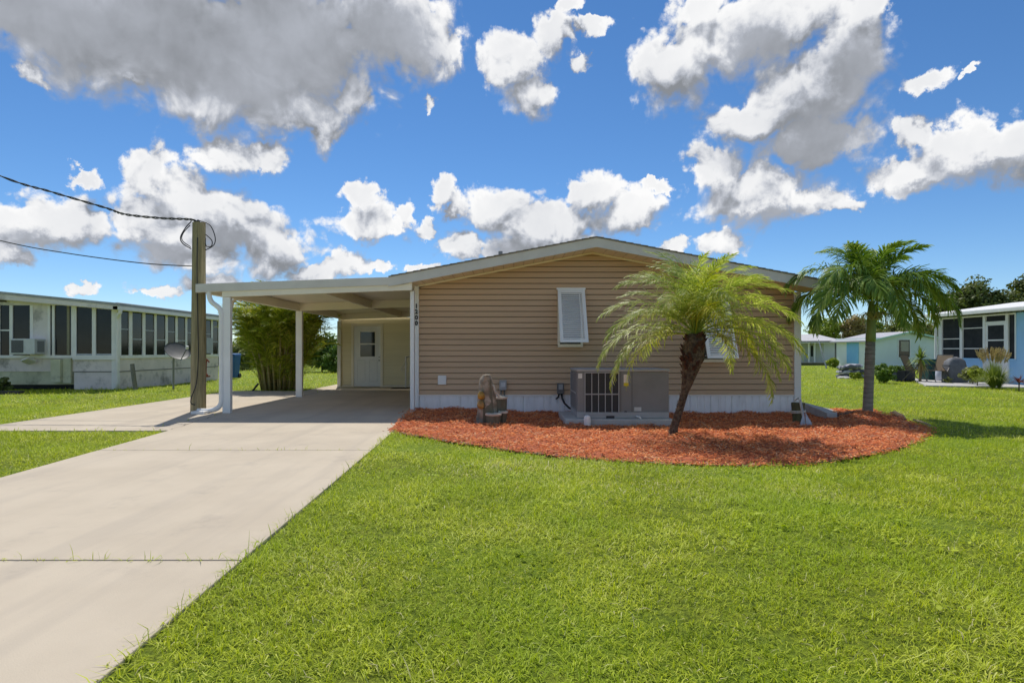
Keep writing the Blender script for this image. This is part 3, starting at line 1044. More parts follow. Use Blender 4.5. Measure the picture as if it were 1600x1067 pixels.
spout([at(377, 470, 12.0), at(370, 467.5, 11.9), at(364, 472, 11.7), at(362, 480, 11.5)], .030, 'gutter_elbow', carport)
MB().box(gx(300, 10.85), gx(321, 10.85), 10.80, 11.0, .0, .055).build('splash_shoe', M_WHITE, carport, bevel=.01)

# ------------------------------------------------------------------ store room at the back of the carport
SY = 19.10
shed = thing('storage_room', 'cream sided store room with white door at the back of the carport', 'shed', (-3.6, SY, 0))
MB().box(-5.42, -1.86, SY + .03, SY + 3.2, 0, 2.22).build('wall', mat('shed_core', (.55, .49, .34)), shed)
DX0, DX1, DZ1 = gx(549, SY), gx(598.5, SY), gz(505.5, SY)
zz, c = .06, .115
while zz < 2.16:
    for xa, xb in ((-5.36, DX0), (DX1, -1.86)):
        if zz + .02 > DZ1 and xa < -5:
            xb = -1.86
        elif zz + .02 > DZ1:
            continue
        z1 = min(zz + c, 2.2)
        MB().add([(xa, SY + .002, zz), (xb, SY + .002, zz), (xb, SY + .014, z1), (xa, SY + .014, z1), (xa, SY + .03, zz), (xb, SY + .03, zz), (xb, SY + .03, z1), (xa, SY + .03, z1)],
                 [(0, 1, 2, 3), (0, 4, 5, 1), (1, 5, 6, 2), (3, 2, 6, 7), (0, 3, 7, 4), (4, 7, 6, 5)]).build('siding_plank', M_YSIDING, shed)
    zz += c
MB().box(DX1, -1.86, SY - .03, SY + .02, 0, .05).box(-5.36, DX0, SY - .03, SY + .02, 0, .05).build('base_trim', M_BOUNCE_WHITE, shed)
MB().box(-5.45, -5.36, SY - .02, SY + .08, 0, 2.2).build('corner_trim', M_BOUNCE_WHITE, shed)
dr_ = MB().box(DX0 + .085, DX1 - .085, SY + .004, SY + .028, .012, DZ1 - .085).build('door', mat('door_white', (.80, .80, .78), (.77, .77, .75), rough=.4), shed)
MB().box(DX0, DX0 + .08, SY - .022, SY + .028, 0, DZ1).box(DX1 - .08, DX1, SY - .022, SY + .028, 0, DZ1).box(DX0 + .08, DX1 - .08, SY - .022, SY + .028, DZ1 - .08, DZ1).build('door_frame', M_BOUNCE_WHITE, shed)
wx0, wx1 = gx(563, SY), gx(586, SY)
wz0, wz1 = gz(557, SY), gz(518.5, SY); wm = gz(537.5, SY)
MB().box(wx0, wx1, SY - .002, SY + .004, wz0, wm - .02).build('pane', M_GLASS, dr_)
MB().box(wx0, wx1, SY - .002, SY + .004, wm + .02, wz1).build('pane', M_GLASS, dr_)
MB().box(wx0 - .03, wx0, SY - .014, SY + .003, wz0 - .03, wz1 + .03).box(wx1, wx1 + .03, SY - .014, SY + .003, wz0 - .03, wz1 + .03).box(wx0, wx1, SY - .014, SY + .003, wz0 - .03, wz0).box(wx0, wx1, SY - .014, SY + .003, wz1, wz1 + .03).box(wx0, wx1, SY - .010, SY + .003, wm - .02, wm + .02).build('window_frame', M_WHITE, dr_)
for i, u in enumerate((.27, .73)):
    xc = DX0 + .085 + u * (DX1 - DX0 - .17)
    MB().box(xc - .13, xc - .115, SY - .001, SY + .004, .16, .86).box(xc + .115, xc + .13, SY - .001, SY + .004, .16, .86).box(xc - .115, xc + .115, SY - .001, SY + .004, .845, .86).box(xc - .115, xc + .115, SY - .001, SY + .004, .16, .175).build('door_panel', mat('door_shadow', (.74, .74, .73)), dr_)
kx = gx(593, SY)
MB().lathe([(.012, 0), (.012, .03), (.03, .04), (.034, .06), (.02, .075)], (0, 0, 0), 12)
for kz, r in ((gz(563, SY), .026), (gz(558, SY), .02)):
    MB().tube([(kx, SY + .006, kz), (kx, SY - .03, kz), (kx, SY - .055, kz)], [.012, .012, r], 10).build('door_knob', mat('knob_metal', (.35, .33, .30), metal=.9, rough=.3), dr_)
mt = MB().box(gx(613, 18.3), gx(640, 18.3), 18.0, 18.45, .002, .016).build('door_mat', mat('mat_black', (.025, .024, .022), (.04, .038, .035), scale=60, rough=.95, bump=.004, bscale=200))
tag(mt, 'black rubber door mat lying on the carport floor near the railing', 'mat')
rl = thing('hand_railing', 'white metal step railing beside the black mat in the carport', 'railing', (gx(634, 18.5), 18.5, 0))
rx = gx(634, 18.5)
MB().tube([(rx, 18.5, 0), (rx, 18.5, .98)], .022, 8).build('post', M_WHITE, rl)
MB().tube([(rx, 18.5, .93), (rx + .32, 18.9, 1.12)], .018, 8).build('rail', M_WHITE, rl)
MB().tube([(rx, 18.52, .80), (rx - .26, 19.05, .58)], .010, 6).tube([(rx, 18.52, .70), (rx - .24, 19.05, .52)], .010, 6).build('brace', M_WHITE, rl)

# ------------------------------------------------------------------ air conditioner on its pad
PX0, PX1 = gx(882, 9.75), gx(1046, 9.75)
pad = MB().box(PX0, PX1 + .04, 9.62, 10.95, -.16, .045).build('equipment_pad', mat('pad_concrete', (.52, .51, .49), (.44, .43, .41), scale=6, rough=.9, bump=.002, bscale=80), bevel=.012)
tag(pad, 'grey concrete pad under the air conditioner in the mulch', 'concrete pad')
AY = 9.78
AX0, AX1 = gx(902, AY), gx(1045, AY)
AZ0, AZ1 = .048, gz(578.5, AY)
ADEP = 1.02
acu = thing('air_conditioner', 'large grey packaged air conditioner standing on a pad against the tan wall', 'air conditioner', ((AX0 + AX1) / 2, AY + .5, .045))
M_AC = mat('ac_gray', (.235, .235, .235), (.21, .21, .21), scale=3, rough=.42, spec=.4)
M_ACL = mat('ac_light', (.40, .40, .40), (.36, .36, .36), scale=3, rough=.4)
M_COIL = mat('coil_dark', (.028, .03, .033), (.05, .052, .055), scale=90, rough=.7, stretch=(1, 1, 8))
MB().box(AX0, AX1, AY, AY + ADEP, AZ0 + .10, AZ1 - .02).build('cabinet', M_AC, acu, bevel=.008)
MB().box(AX0 - .012, AX1 + .012, AY - .014, AY + ADEP + .012, AZ1 - .02, AZ1 + .018).build('top_cover', M_ACL, acu, bevel=.008)
MB().box(AX0 - .004, AX1 + .004, AY - .008, AY + ADEP, AZ0, AZ0 + .10).build('base_rail', M_ACL, acu, bevel=.006)
cx0, cx1 = gx(914, AY), gx(966.5, AY)
cz0, cz1 = gz(646.5, AY), gz(582, AY)
MB().box(cx0, cx1, AY - .006, AY + .01, cz0, cz1).build('coil', M_COIL, acu)
MB().box(AX0 - .006, AX0 + .01, AY + .08, AY + ADEP - .06, AZ0 + .14, AZ1 - .05).build('side_coil', M_COIL, acu)
sg = MB()
for i in range(7):
    yy = AY + .08 + i * (ADEP - .14) / 6
    sg.box(AX0 - .014, AX0 - .004, yy - .006, yy + .006, AZ0 + .14, AZ1 - .05)
sg.box(AX0 - .015, AX0 - .005, AY + .08, AY + ADEP - .06, (AZ0 + AZ1) / 2, (AZ0 + AZ1) / 2 + .02)
sg.build('side_grille', M_ACL, acu)
for i in range(6):
    xx = cx0 + i * (cx1 - cx0) / 5
    MB().box(xx - .006, xx + .006, AY - .022, AY - .004, cz0, cz1).build('grille_bar', M_ACL, acu)
for zc in (cz0, (cz0 + cz1) / 2 - .015, cz1):
    MB().box(cx0 - .008, cx1 + .008, AY - .024, AY - .006, zc - .009, zc + .009).build('grille_rail', M_ACL, acu)
for xs in (970.0, 987.5):
    MB().box(gx(xs, AY) - .003, gx(xs, AY) + .003, AY - .002, AY + .02, AZ0 + .10, AZ1 - .022).build('panel_seam', M_BLACK, acu)
MB().box(gx(903.5, AY), gx(909.5, AY), AY - .003, AY + .002, gz(591, AY), gz(583.5, AY)).build('sticker', mat('sticker_white', (.8, .8, .78)), acu)
MB().box(gx(974.5, AY), gx(981.5, AY), AY - .003, AY + .002, gz(598, AY), gz(585, AY)).build('sticker', mat('sticker_pink', (.78, .66, .60), (.8, .76, .7), scale=30), acu)
MB().box(gx(974.5, AY), gx(982, AY), AY - .0035, AY + .002, gz(603, AY), gz(598, AY)).build('sticker', mat('sticker_yellow', (.80, .60, .03)), acu)
MB().box(gx(991, AY), gx(1002, AY), AY - .004, AY + .002, gz(642, AY), gz(636, AY)).build('name_plate', mat('plate_silver', (.62, .62, .60)), acu)
MB().tube([(gx(994, AY), AY + .02, gz(650, AY)), (gx(994, AY), AY - .04, gz(650, AY)), (gx(997.5, AY), AY - .08, gz(650.5, AY)), (gx(1000, AY), AY - .085, gz(654, AY))], .013, 8).build('drain_pipe', M_WHITE, acu, smooth=True)
for xs, zs in ((977.5, 644.5), (993, 650.5)):
    MB().tube([(gx(xs, AY), AY + .012, gz(zs, AY)), (gx(xs, AY), AY - .004, gz(zs, AY))], .028, 12).build('knockout', M_BLACK, acu)
MB().box(gx(947, AY), gx(960, AY), AY - .011, AY, gz(653.5, AY), gz(649.5, AY)).build('lifting_slot', M_BLACK, acu)
cap = MB().lathe([(.055, -.06), (.055, .055), (.048, .085), (.030, .10), (.012, .105)], (gx(917.5, 9.52), 9.52, .02), 16).build('cleanout_cap', M_WHITE, smooth=False)
tag(cap, 'small white plastic cleanout cap poking out of the mulch by the pad', 'pipe cap')

# ------------------------------------------------------------------ fountain of rocks and jugs
FYD = 9.55
fs = FYD / FPX
fz = float(bed_top(gx(768, FYD), FYD))
fnt = thing('garden_fountain', 'weathered stone garden fountain with yellow jugs standing in the red mulch', 'fountain', (gx(768, FYD), FYD, fz))
M_ROCK = mat('rock_gray', (.38, .335, .26), (.20, .175, .13), scale=9, rough=.95, bump=.016, bscale=24, dirt=(.68, .63, .55), dirt_scale=7, dirt_amt=.55)
M_POT = mat('pot_mossy', (.155, .15, .105), (.11, .105, .072), scale=6, rough=.9, bump=.004, bscale=40, stretch=(3, 3, .5))
M_RIM = mat('pot_rim', (.58, .54, .46), (.42, .39, .32), scale=8, rough=.9, bump=.003, bscale=40)
def fxz(px, py):
    return gx(px, FYD), gz(py, FYD)
# tall rock column, outline as seen with real depth
RK = [(744, 667), (745, 640), (747, 612), (749, 593), (754, 586), (762, 587.5), (767, 586.5), (770, 597), (773, 612), (778, 622), (779, 645), (776, 666)]
mbk = MB()
prev = None
rows = []
for j, py in enumerate(np.linspace(667, 585.5, 13)):
    L_, R_ = None, None
    n = len(RK)
    xs = []
    for i in range(n):
        (xa, ya), (xb, yb) = RK[i], RK[(i + 1) % n]
        if (ya - py) * (yb - py) <= 0 and ya != yb:
            xs.append(xa + (xb - xa) * (py - ya) / (yb - ya))
    if not xs:
        xs = [754, 766]
    l, r = min(xs), max(xs)
    rows.append((l, r, py))
nseg = 14
vs, fcs = [], []
for (l, r, py) in rows:
    cxm, hw = (l + r) / 2, max((r - l) / 2, 4)
    x_, z_ = fxz(cxm, py)
    for kq in range(nseg):
        th = 2 * math.pi * kq / nseg
        jit = 1 + .13 * (random.random() - .5)
        vs.append((x_ + hw * fs * math.cos(th) * jit, FYD + .02 + .15 * math.sin(th) * jit, max(z_, fz - .06) + .012 * (random.random() - .5)))
for j in range(len(rows) - 1):
    for kq in range(nseg):
        k2 = (kq + 1) % nseg
        fcs.append((j * nseg + kq, j * nseg + k2, (j + 1) * nseg + k2, (j + 1) * nseg + kq))
fcs.append(tuple(range(nseg - 1, -1, -1))); fcs.append(tuple((len(rows) - 1) * nseg + kq for kq in range(nseg)))
MB().add(vs, fcs).build('rock_column', M_ROCK, fnt)
# recessed dark groove down the middle of the column
gp = MB()
for (pxa, pya, pxb, pyb, dep) in ((757, 592, 770, 664, .14),):
    a, b = fxz(pxa, pya), fxz(pxb, pyb)
    gp.add([(a[0], FYD - .10, a[1]), (a[0] + .10, FYD - .10, a[1]), (b[0] + .04, FYD - .145, b[1]), (b[0] - .16, FYD - .145, b[1]),
            (a[0], FYD, a[1]), (a[0] + .10, FYD, a[1]), (b[0] + .04, FYD, b[1]), (b[0] - .16, FYD, b[1])],
           [(0, 1, 2, 3), (0, 4, 5, 1), (1, 5, 6, 2), (2, 6, 7, 3), (3, 7, 4, 0)])
gp.build('rock_face', M_POT, fnt, bevel=.012)
for (px, py, r, colr) in ((752.5, 617, .060, (.42, .25, .04)), (752, 631, .062, (.40, .24, .07))):
    x_, z_ = fxz(px, py)
    m_ = mat('jug_%d' % py, colr, tuple(q * .6 for q in colr), scale=9, rough=.5)
    MB().lathe([(r * .35, -r * 1.05), (r * .85, -r * .7), (r, -r * .1), (r * .85, r * .55), (r * .5, r * .85), (r * .55, r * 1.1)], (x_, FYD - .15, z_), 14).build('jug', m_, fnt, smooth=True)
def tub(px0, px1, pytop, pybot, y, taper):
    x0_, x1_ = gx(px0, y), gx(px1, y)
    zt_, zb_ = gz(pytop, y), max(gz(pybot, y), fz - .05)
    cx_, r_ = (x0_ + x1_) / 2, (x1_ - x0_) / 2
    body = MB().lathe([(r_ * taper, zb_), (r_ * (taper + 1) / 2, (zb_ + zt_) / 2), (r_, zt_), (r_ * .84, zt_), (r_ * .80, zt_ - .05)], (cx_, y, 0), 8, .03)
    o = body.build('tub', M_POT, fnt)
    MB().lathe([(r_ * 1.05, zt_ - .022), (r_ * 1.07, zt_ + .002), (r_ * .98, zt_ + .012), (r_ * .86, zt_ + .004)], (cx_, y, 0), 16, .04).build('rim', M_RIM, o)
tub(773, 792.5, 620.5, 652, FYD + .02, .88)
tub(759, 783, 646.5, 666, FYD - .22, .86)
tub(779, 793.5, 643, 662, FYD - .10, .55)
MB().tube([at(770, 601, FYD - .06), at(774, 612, FYD - .08), at(780, 619, FYD - .06), at(789, 620, FYD)], [.02, .018, .018, .014], 8).build('spill_rim', M_RIM, fnt)
MB().lathe([(.10, -.04), (.12, .0), (.10, .035), (.04, .05)], (gx(747, FYD), FYD - .05, fz), 10, .2).build('base_stone', M_ROCK, fnt)

# ------------------------------------------------------------------ pile with rope and grey anchor
PY_ = 10.0
pz = float(bed_top(gx(1247, PY_), PY_))
pil = thing('mooring_post', 'short mossy wooden mooring post wrapped with white rope by the house corner', 'post', (gx(1247, PY_), PY_, pz))
M_PILE = mat('pile_wood', (.13, .135, .07), (.085, .085, .045), scale=6, rough=.9, stretch=(4, 4, .4), bump=.006, bscale=30)
zt_ = gz(629, PY_)
MB().lathe([(.082, pz - .05), (.09, pz + .12), (.108, zt_ - .02), (.104, zt_)], (gx(1247, PY_), PY_, 0), 14, .03).build('pile', M_PILE, pil)
M_ROPE = mat('rope', (.62, .59, .52), (.5, .47, .4), scale=60, rough=.9)
def ring(z, r, t):
    return [(gx(1247, PY_) + r * math.cos(a), PY_ + r * math.sin(a), z + t * math.cos(a)) for a in np.linspace(0, 2 * math.pi, 20)]
MB().tube(ring(gz(643.5, PY_), .112, .012), .012, 6).tube(ring(gz(641.5, PY_), .112, .008), .012, 6).build('rope_wrap', M_ROPE, pil, smooth=True)
MB().tube([at(1242, 626, PY_), at(1248, 621, PY_ - .05), at(1250, 630, PY_ - .12), at(1253, 645, PY_ - .15), at(1256, 660, PY_ - .22)], .010, 6).build('rope_end', M_ROPE, pil, smooth=True)
anc = thing('boat_anchor', 'flat grey metal anchor leaning on the mossy mooring post', 'anchor', (gx(1258, 9.72), 9.72, pz))
M_GALV = mat('galvanised', (.46, .48, .50), (.36, .38, .40), scale=12, rough=.5, metal=.35)
def plate(a, b, c_, t=.014):
    a, b, c_ = Vector(a), Vector(b), Vector(c_)
    n_ = (b - a).cross(c_ - a).normalized() * t
    return MB().add([a, b, c_, a + n_, b + n_, c_ + n_], [(0, 2, 1), (3, 4, 5), (0, 1, 4, 3), (1, 2, 5, 4), (2, 0, 3, 5)])
ab = 9.74
plate(at(1248, 669.5, ab - .12), at(1256.5, 670.5, ab - .14), at(1255, 645, ab)).build('fluke', M_GALV, anc)
plate(at(1259, 670.5, ab - .14), at(1271, 667, ab - .10), at(1258, 645, ab)).build('fluke', M_GALV, anc)
MB().tube([at(1251, 624, ab + .10), at(1256, 650, ab - .02), at(1258, 669, ab - .17)], .012, 8).build('shank', M_GALV, anc)
MB().box(gx(1255, ab) - .0, gx(1261.5, ab), ab - .21, ab - .15, gz(675, ab - .2) , gz(667, ab - .2)).build('crown', mat('anchor_white', (.68, .72, .76)), anc, bevel=.008)
spl = MB().add([(5.62, 10.55, -.05), (5.80, 10.55, -.05), (6.36, 11.55, -.05), (5.70, 11.7, -.05), (5.62, 10.55, .055), (5.80, 10.55, .035), (6.36, 11.55, -.01), (5.70, 11.7, .16)],
               [(0, 3, 2, 1), (4, 5, 6, 7), (0, 1, 5, 4), (1, 2, 6, 5), (2, 3, 7, 6), (3, 0, 4, 7)]).build('splash_block', mat('splash_gray', (.50, .49, .47), (.40, .39, .38), scale=5, rough=.9), bevel=.008)
tag(spl, 'grey concrete splash block lying at the right house corner', 'splash block')

# ------------------------------------------------------------------ utility pole and cables
UX, UY = gx(308.5, 11.25), 11.28
pole = thing('utility_pole', 'weathered wooden utility pole in front of the carport corner', 'utility pole', (UX, UY, 0))
M_POLE = mat('pole_wood', (.38, .32, .18), (.23, .20, .105), scale=5, rough=.9, stretch=(6, 6, .35), bump=.008, bscale=40, dirt=(.44, .36, .25), dirt_scale=1.4, dirt_amt=.6)
pt = gz(348.5, UY)
prof = [(.136, -.05), (.134, .6), (.128, 1.5), (.120, 2.4), (.114, pt)]
sh_ = MB()
vs = []
for r, z in prof:
    for kq in range(18):
        th = 2 * math.pi * kq / 18
        vs.append((UX + (.015 * z / pt) + r * math.cos(th), UY + r * math.sin(th), z))
fcs = []
for j in range(len(prof) - 1):
    for kq in range(18):
        k2 = (kq + 1) % 18
        fcs.append((j * 18 + kq, j * 18 + k2, (j + 1) * 18 + k2, (j + 1) * 18 + kq))
fcs.append(tuple((len(prof) - 1) * 18 + kq for kq in range(18)))
sh_.add(vs, fcs).build('shaft', M_POLE, pole, smooth=False)
ry = UY - .135
gw = [(UX + .055, ry, pt - .3), (UX + .05, ry - .005, 2.6), (UX + .06, ry - .01, 2.1), (UX + .075, ry - .015, 1.5), (UX + .08, ry - .02, 1.0), (UX + .05, ry - .03, .55), (UX - .03, ry - .04, .30), (UX - .05, ry - .035, .18), (UX + .02, ry - .02, .14)]
spout(gw, .009, 'ground_wire', pole, M_BLACK)
spout([at(299, 346, 11.2), at(290, 356, 11.1), at(282, 371, 11.05), at(286, 381, 11.05), at(299, 389, 11.13)], .010, 'cable_loop', pole, M_BLACK)
spout([at(297, 352, 11.15), at(286, 365, 11.05), at(285, 376, 11.05), at(298, 386, 11.1)], .008, 'cable_loop', pole, M_BLACK)
spout([at(312, 345, 11.3), at(328, 352, 11.3), at(336, 370, 11.3), at(334, 383, 11.3), at(321, 391, 11.3)], .009, 'cable_loop', pole, M_BLACK)
spout([at(321, 366, 11.3), at(331, 376, 11.3), at(330, 385, 11.3), at(322, 384, 11.3), at(321, 372, 11.3)], .009, 'cable_loop', pole, M_BLACK)
MB().lathe([(.03, 0), (.03, .04), (.015, .06)], (UX, UY, pt), 10).build('pole_cap_bolt', M_BLACK, pole)
M_CABLE = mat('cable_black', (.03, .032, .03), (.05, .052, .05), rough=.7)
def cable(pts, r, label, twist=0.0):
    P = [Vector(p) for p in pts]
    out = []
    for i in range(len(P) - 1):
        p0 = P[max(i - 1, 0)]; p1 = P[i]; p2 = P[i + 1]; p3 = P[min(i + 2, len(P) - 1)]
        for s in range(14):
            t = s / 14
            out.append(.5 * ((2 * p1) + (-p0 + p2) * t + (2 * p0 - 5 * p1 + 4 * p2 - p3) * t * t + (-p0 + 3 * p1 - 3 * p2 + p3) * t ** 3))
    out.append(P[-1])
    mb = MB()
    if twist:
        for ph in (0, math.pi):
            mb.tube([(p.x, p.y + twist * math.cos(i * .9 + ph), p.z + twist * math.sin(i * .9 + ph)) for i, p in enumerate(out)], r, 6)
    else:
        mb.tube(out, r, 6)
    o = mb.build('overhead_cable', M_CABLE, smooth=True)
    return tag(o, label, 'cable')
cable([at(308, 347, 11.3), at(296, 343, 11.3), at(250, 341, 11.4), at(195, 335, 11.5), at(165, 325, 11.6), at(80, 300, 11.8), at(0, 275, 12.0), at(-200, 190, 12.5), at(-500, 20, 13)], .012,
      'thick twisted overhead power cable running to the pole top', .014)
cable([at(301, 416, 11.3), at(220, 411, 11.5), at(100, 395, 11.8), at(0, 376, 12.0), at(-200, 325, 12.5), at(-500, 230, 13)], .011,
      'lower thin overhead cable running to the middle of the pole')

# ------------------------------------------------------------------ palms and fronds
def frond_mesh(name, length, n, leaf_len, leaf_w, e0, droop, m, vee=.35, hang=.25, rach=.012, bend=1.3, start=.18, tw=0.0, seed=0, rm=None, sweep=1.0, curl=0.0, vj=.13):
    """a feather leaf growing from the origin along +x; leaflets are bent strips on both sides of the rib"""
    rg = np.random.default_rng(seed)
    N = 26
    t = np.linspace(0, 1, N)
    pitch = e0 - droop * t ** bend
    dx = np.cos(pitch); dz = np.sin(pitch)
    seg = length / (N - 1)
    X = np.concatenate([[0], np.cumsum(dx[:-1]) * seg]); Z = np.concatenate([[0], np.cumsum(dz[:-1]) * seg])
    Yc = curl * t ** 2 * length
    V, Q, R = [], [], []
    # rib
    for i in range(N):
        r = rach * (1 - .8 * t[i])
        for k in range(4):
            a = math.pi / 4 + k * math.pi / 2
            V.append((X[i] - dz[i] * r * math.sin(a), Yc[i] + r * math.cos(a), Z[i] + dx[i] * r * math.sin(a)))
        R += [.55] * 4
    for i in range(N - 1):
        for k in range(4):
            Q.append((i * 4 + k, i * 4 + (k + 1) % 4, (i + 1) * 4 + (k + 1) % 4, (i + 1) * 4 + k))
    for s in (-1, 1):
        for j in range(n):
            u = start + (1 - start) * (j + .5 + rg.uniform(-.3, .3)) / n
            u = min(max(u, 0), .995)
            px, py_, pz = np.interp(u, t, X), np.interp(u, t, Yc), np.interp(u, t, Z)
            pt_ = np.interp(u, t, pitch)
            T = np.array([math.cos(pt_), 0, math.sin(pt_)]); U = np.array([-math.sin(pt_), 0, math.cos(pt_)]); S = np.array([0, s, 0.])
            prof = math.sin(math.pi * min(1, (.18 + .82 * (u - start) / (1 - start)) ** .8)) ** .55 if u < .97 else .35
            L = leaf_len * max(prof, .28) * rg.uniform(.85, 1.12)
            fw = (.35 + .75 * u) * sweep + rg.normal(0, .10)
            vv = vee + rg.normal(0, vj)
            d = T * math.sin(fw) + S * math.cos(fw) * math.cos(vv) + U * math.cos(fw) * math.sin(vv)
            d /= np.linalg.norm(d)
            w = leaf_w * rg.uniform(.8, 1.15)
            wv = np.cross(d, U * .8 + S * (.5 * s)); wv /= max(np.linalg.norm(wv), 1e-6)
            p0 = np.array([px, py_, pz])
            g = np.array([0, 0, -1.])
            h1 = hang * rg.uniform(.6, 1.4)
            p1 = p0 + d * L * .45 + g * L * h1 * .12
            d2 = d + g * h1 * .9; d2 /= np.linalg.norm(d2)
            p2 = p1 + d2 * L * .32
            d3 = d + g * h1 * 2.1; d3 /= np.linalg.norm(d3)
            p3 = p2 + d3 * L * .23
            b = len(V)
            for p, ww in ((p0, .45), (p1, 1.0), (p2, .75), (p3, .12)):
                V.append(tuple(p - wv * w * ww / 2)); V.append(tuple(p + wv * w * ww / 2))
            c = rg.random()
            R += [c] * 8
            Q += [(b, b + 1, b + 3, b + 2), (b + 2, b + 3, b + 5, b + 4), (b + 4, b + 5, b + 7, b + 6)]
    return np_mesh(name, np.array(V), np.array(Q), m, np.array(R))


def put_frond(me, name, parent, loc, azim, roll=0.0, scale=1.0, pitch=0.0):
    o = bpy.data.objects.new(name, me)
    COL.objects.link(o)
    o.parent = parent
    if parent.type == 'EMPTY':
        o.matrix_parent_inverse = Matrix.Translation(parent.location).inverted()
    o.matrix_basis = Matrix.Translation(loc) @ Matrix.Rotation(azim, 4, 'Z') @ Matrix.Rotation(-pitch, 4, 'Y') @ Matrix.Rotation(roll, 4, 'X') @ Matrix.Scale(scale, 4)
    return o


# pygmy date palm in the middle of the bed
PD = 8.28
pb = float(bed_top(gx(1050, PD), PD))
dpalm = thing('date_palm', 'small feathery date palm with leaning brown trunk in the red mulch', 'palm tree', (gx(1050, PD), PD, pb))
M_DTRUNK = mat('date_trunk', (.15, .10, .065), (.06, .035, .024), scale=22, rough=.95, bump=.02, bscale=30, dirt=(.30, .24, .17), dirt_scale=10, dirt_amt=.5)
tp = [at(1050, 687, PD), at(1053, 668, PD), at(1062, 640, PD), at(1070, 612, PD), at(1077, 585, PD), at(1082, 560, PD), at(1085, 535, PD), at(1086, 522, PD)]
MB().tube(tp, [.074, .056, .050, .052, .098, .145, .145, .085], 16).build('trunk', M_DTRUNK, dpalm, smooth=False)
# old leaf bases: stubby scales up the trunk
M_BOOT = mat('leaf_base', (.045, .018, .012), (.085, .038, .024), scale=14, rough=.95)
boots = MB()
for i in range(170):
    u = random.random()
    kk = u * (len(tp) - 1); i0 = int(kk); fr_ = kk - i0
    p = tp[i0].lerp(tp[min(i0 + 1, len(tp) - 1)], fr_)
    rr = np.interp(kk, range(8), [.072, .056, .050, .052, .098, .145, .145, .085])
    a = random.random() * 6.283
    big = .34 + .95 * min(1, max(0, (u - .52) / .12))
    o_ = Vector((math.cos(a), math.sin(a), 0))
    s_ = Vector((-math.sin(a), math.cos(a), 0))
    b0 = p + o_ * rr * .9
    tip = p + o_ * (rr + .035 * big) + Vector((0, 0, .05 * big))
    w = .022 * big
    boots.add([b0 - s_ * w - Vector((0, 0, w)), b0 + s_ * w - Vector((0, 0, w)), b0 + s_ * w + Vector((0, 0, w)), b0 - s_ * w + Vector((0, 0, w)), tip - s_ * w * .5, tip + s_ * w * .5],
              [(0, 1, 5, 4), (1, 2, 5), (2, 3, 4, 5), (3, 0, 4)])
boots.build('leaf_bases', M_BOOT, dpalm, kind='stuff')
M_DATE = leaf_mat('date_leaf', [(.20, .29, .05), (.32, .42, .075), (.45, .54, .12), (.57, .63, .20), (.72, .75, .42)], trans=.50, rough=.45, spec=.3)
M_DATEY = leaf_mat('date_leaf_yellow', [(.36, .44, .035), (.50, .55, .05), (.62, .62, .10)], trans=.52, rough=.5)
dm = [frond_mesh('frond', 1.58, 58, .30, .0125, 1.0, 1.70, M_DATE, vj=.36, vee=.22, hang=.42, rach=.010, start=.16, seed=s, bend=1.15) for s in (1, 2, 3)]
dmy = [frond_mesh('frond', 1.50, 48, .29, .0135, 1.0, 1.80, M_DATEY, vj=.36, vee=.22, hang=.45, rach=.010, start=.16, seed=s, bend=1.15) for s in (4, 5)]
ctr = at(1086, 520, PD)
nF = 52
for i in range(nF):
    ring_ = i / nF
    az_ = i * 2.39996 + random.uniform(-.15, .15)
    # outer leaves hang, inner ones stand
    pit = -.85 + 1.65 * ring_ ** .75 + random.uniform(-.14, .14)
    if math.sin(az_) < -.80 and pit < -.35:
        continue
    me = dmy[i % 2] if (i % 7 == 1) else dm[i % 3]
    put_frond(me, 'frond', dpalm, ctr + Vector((.03 * math.cos(az_), .03 * math.sin(az_), -.03 + .05 * ring_)), az_, random.uniform(-.18, .18), random.uniform(.84, 1.04) * (1.0 - .12 * ring_), pit)

for az_, pit, sc_ in ((.05, -.62, 1.06), (-.18, -.42, 1.04), (.30, -.30, 1.0), (-.02, -.95, 1.0), (3.20, -.55, 1.02), (2.95, -.80, .98), (3.45, -.28, 1.0), (.45, .05, 1.0), (1.2, .62, .95), (2.2, .66, .95), (-1.2, .70, .9)):
    put_frond(dm[int(abs(pit) * 100) % 3], 'frond', dpalm, ctr - Vector((0, 0, .03)), az_, random.uniform(-.2, .2), sc_, pit)

# Christmas palm on the right end of the bed
CD = 11.0
cb_ = float(bed_top(gx(1355, CD), CD))
xpalm = thing('adonidia_palm', 'smooth grey trunked palm with arching dark fronds at the right end of the bed', 'palm tree', (gx(1355, CD), CD, cb_))
M_XTR = mat('palm_trunk_gray', (.30, .265, .225), (.21, .185, .155), scale=5, rough=.9, bump=.006, bscale=22, stretch=(1, 1, 5), dirt=(.38, .35, .31), dirt_scale=4, dirt_amt=.5)
MB().tube([at(1354, 656, CD), at(1355, 648, CD), at(1356, 635, CD), at(1357.5, 600, CD), at(1359, 565, CD), at(1360, 534, CD)], [.130, .100, .085, .081, .083, .080], 18).build('trunk', M_XTR, xpalm, smooth=True)
rg_ = MB()
for py in np.arange(636, 536, -7.5):
    pxx = np.interp(py, [534, 565, 600, 635], [1360, 1359, 1357.5, 1356])
    r = np.interp(py, [534, 565, 600, 635], [.081, .084, .082, .086])
    c_ = at(pxx, py, CD)
    rg_.tube([c_ - Vector((0, 0, .006)), c_ + Vector((0, 0, .006))], r + .003, 18, cap=False)
rg_.build('trunk_rings', mat('ring_dark', (.17, .15, .125), (.24, .21, .18), scale=14, rough=.9), xpalm)
M_SHAFT = mat('crownshaft', (.20, .27, .06), (.27, .33, .09), scale=3, rough=.4, stretch=(4, 4, .4), spec=.4)
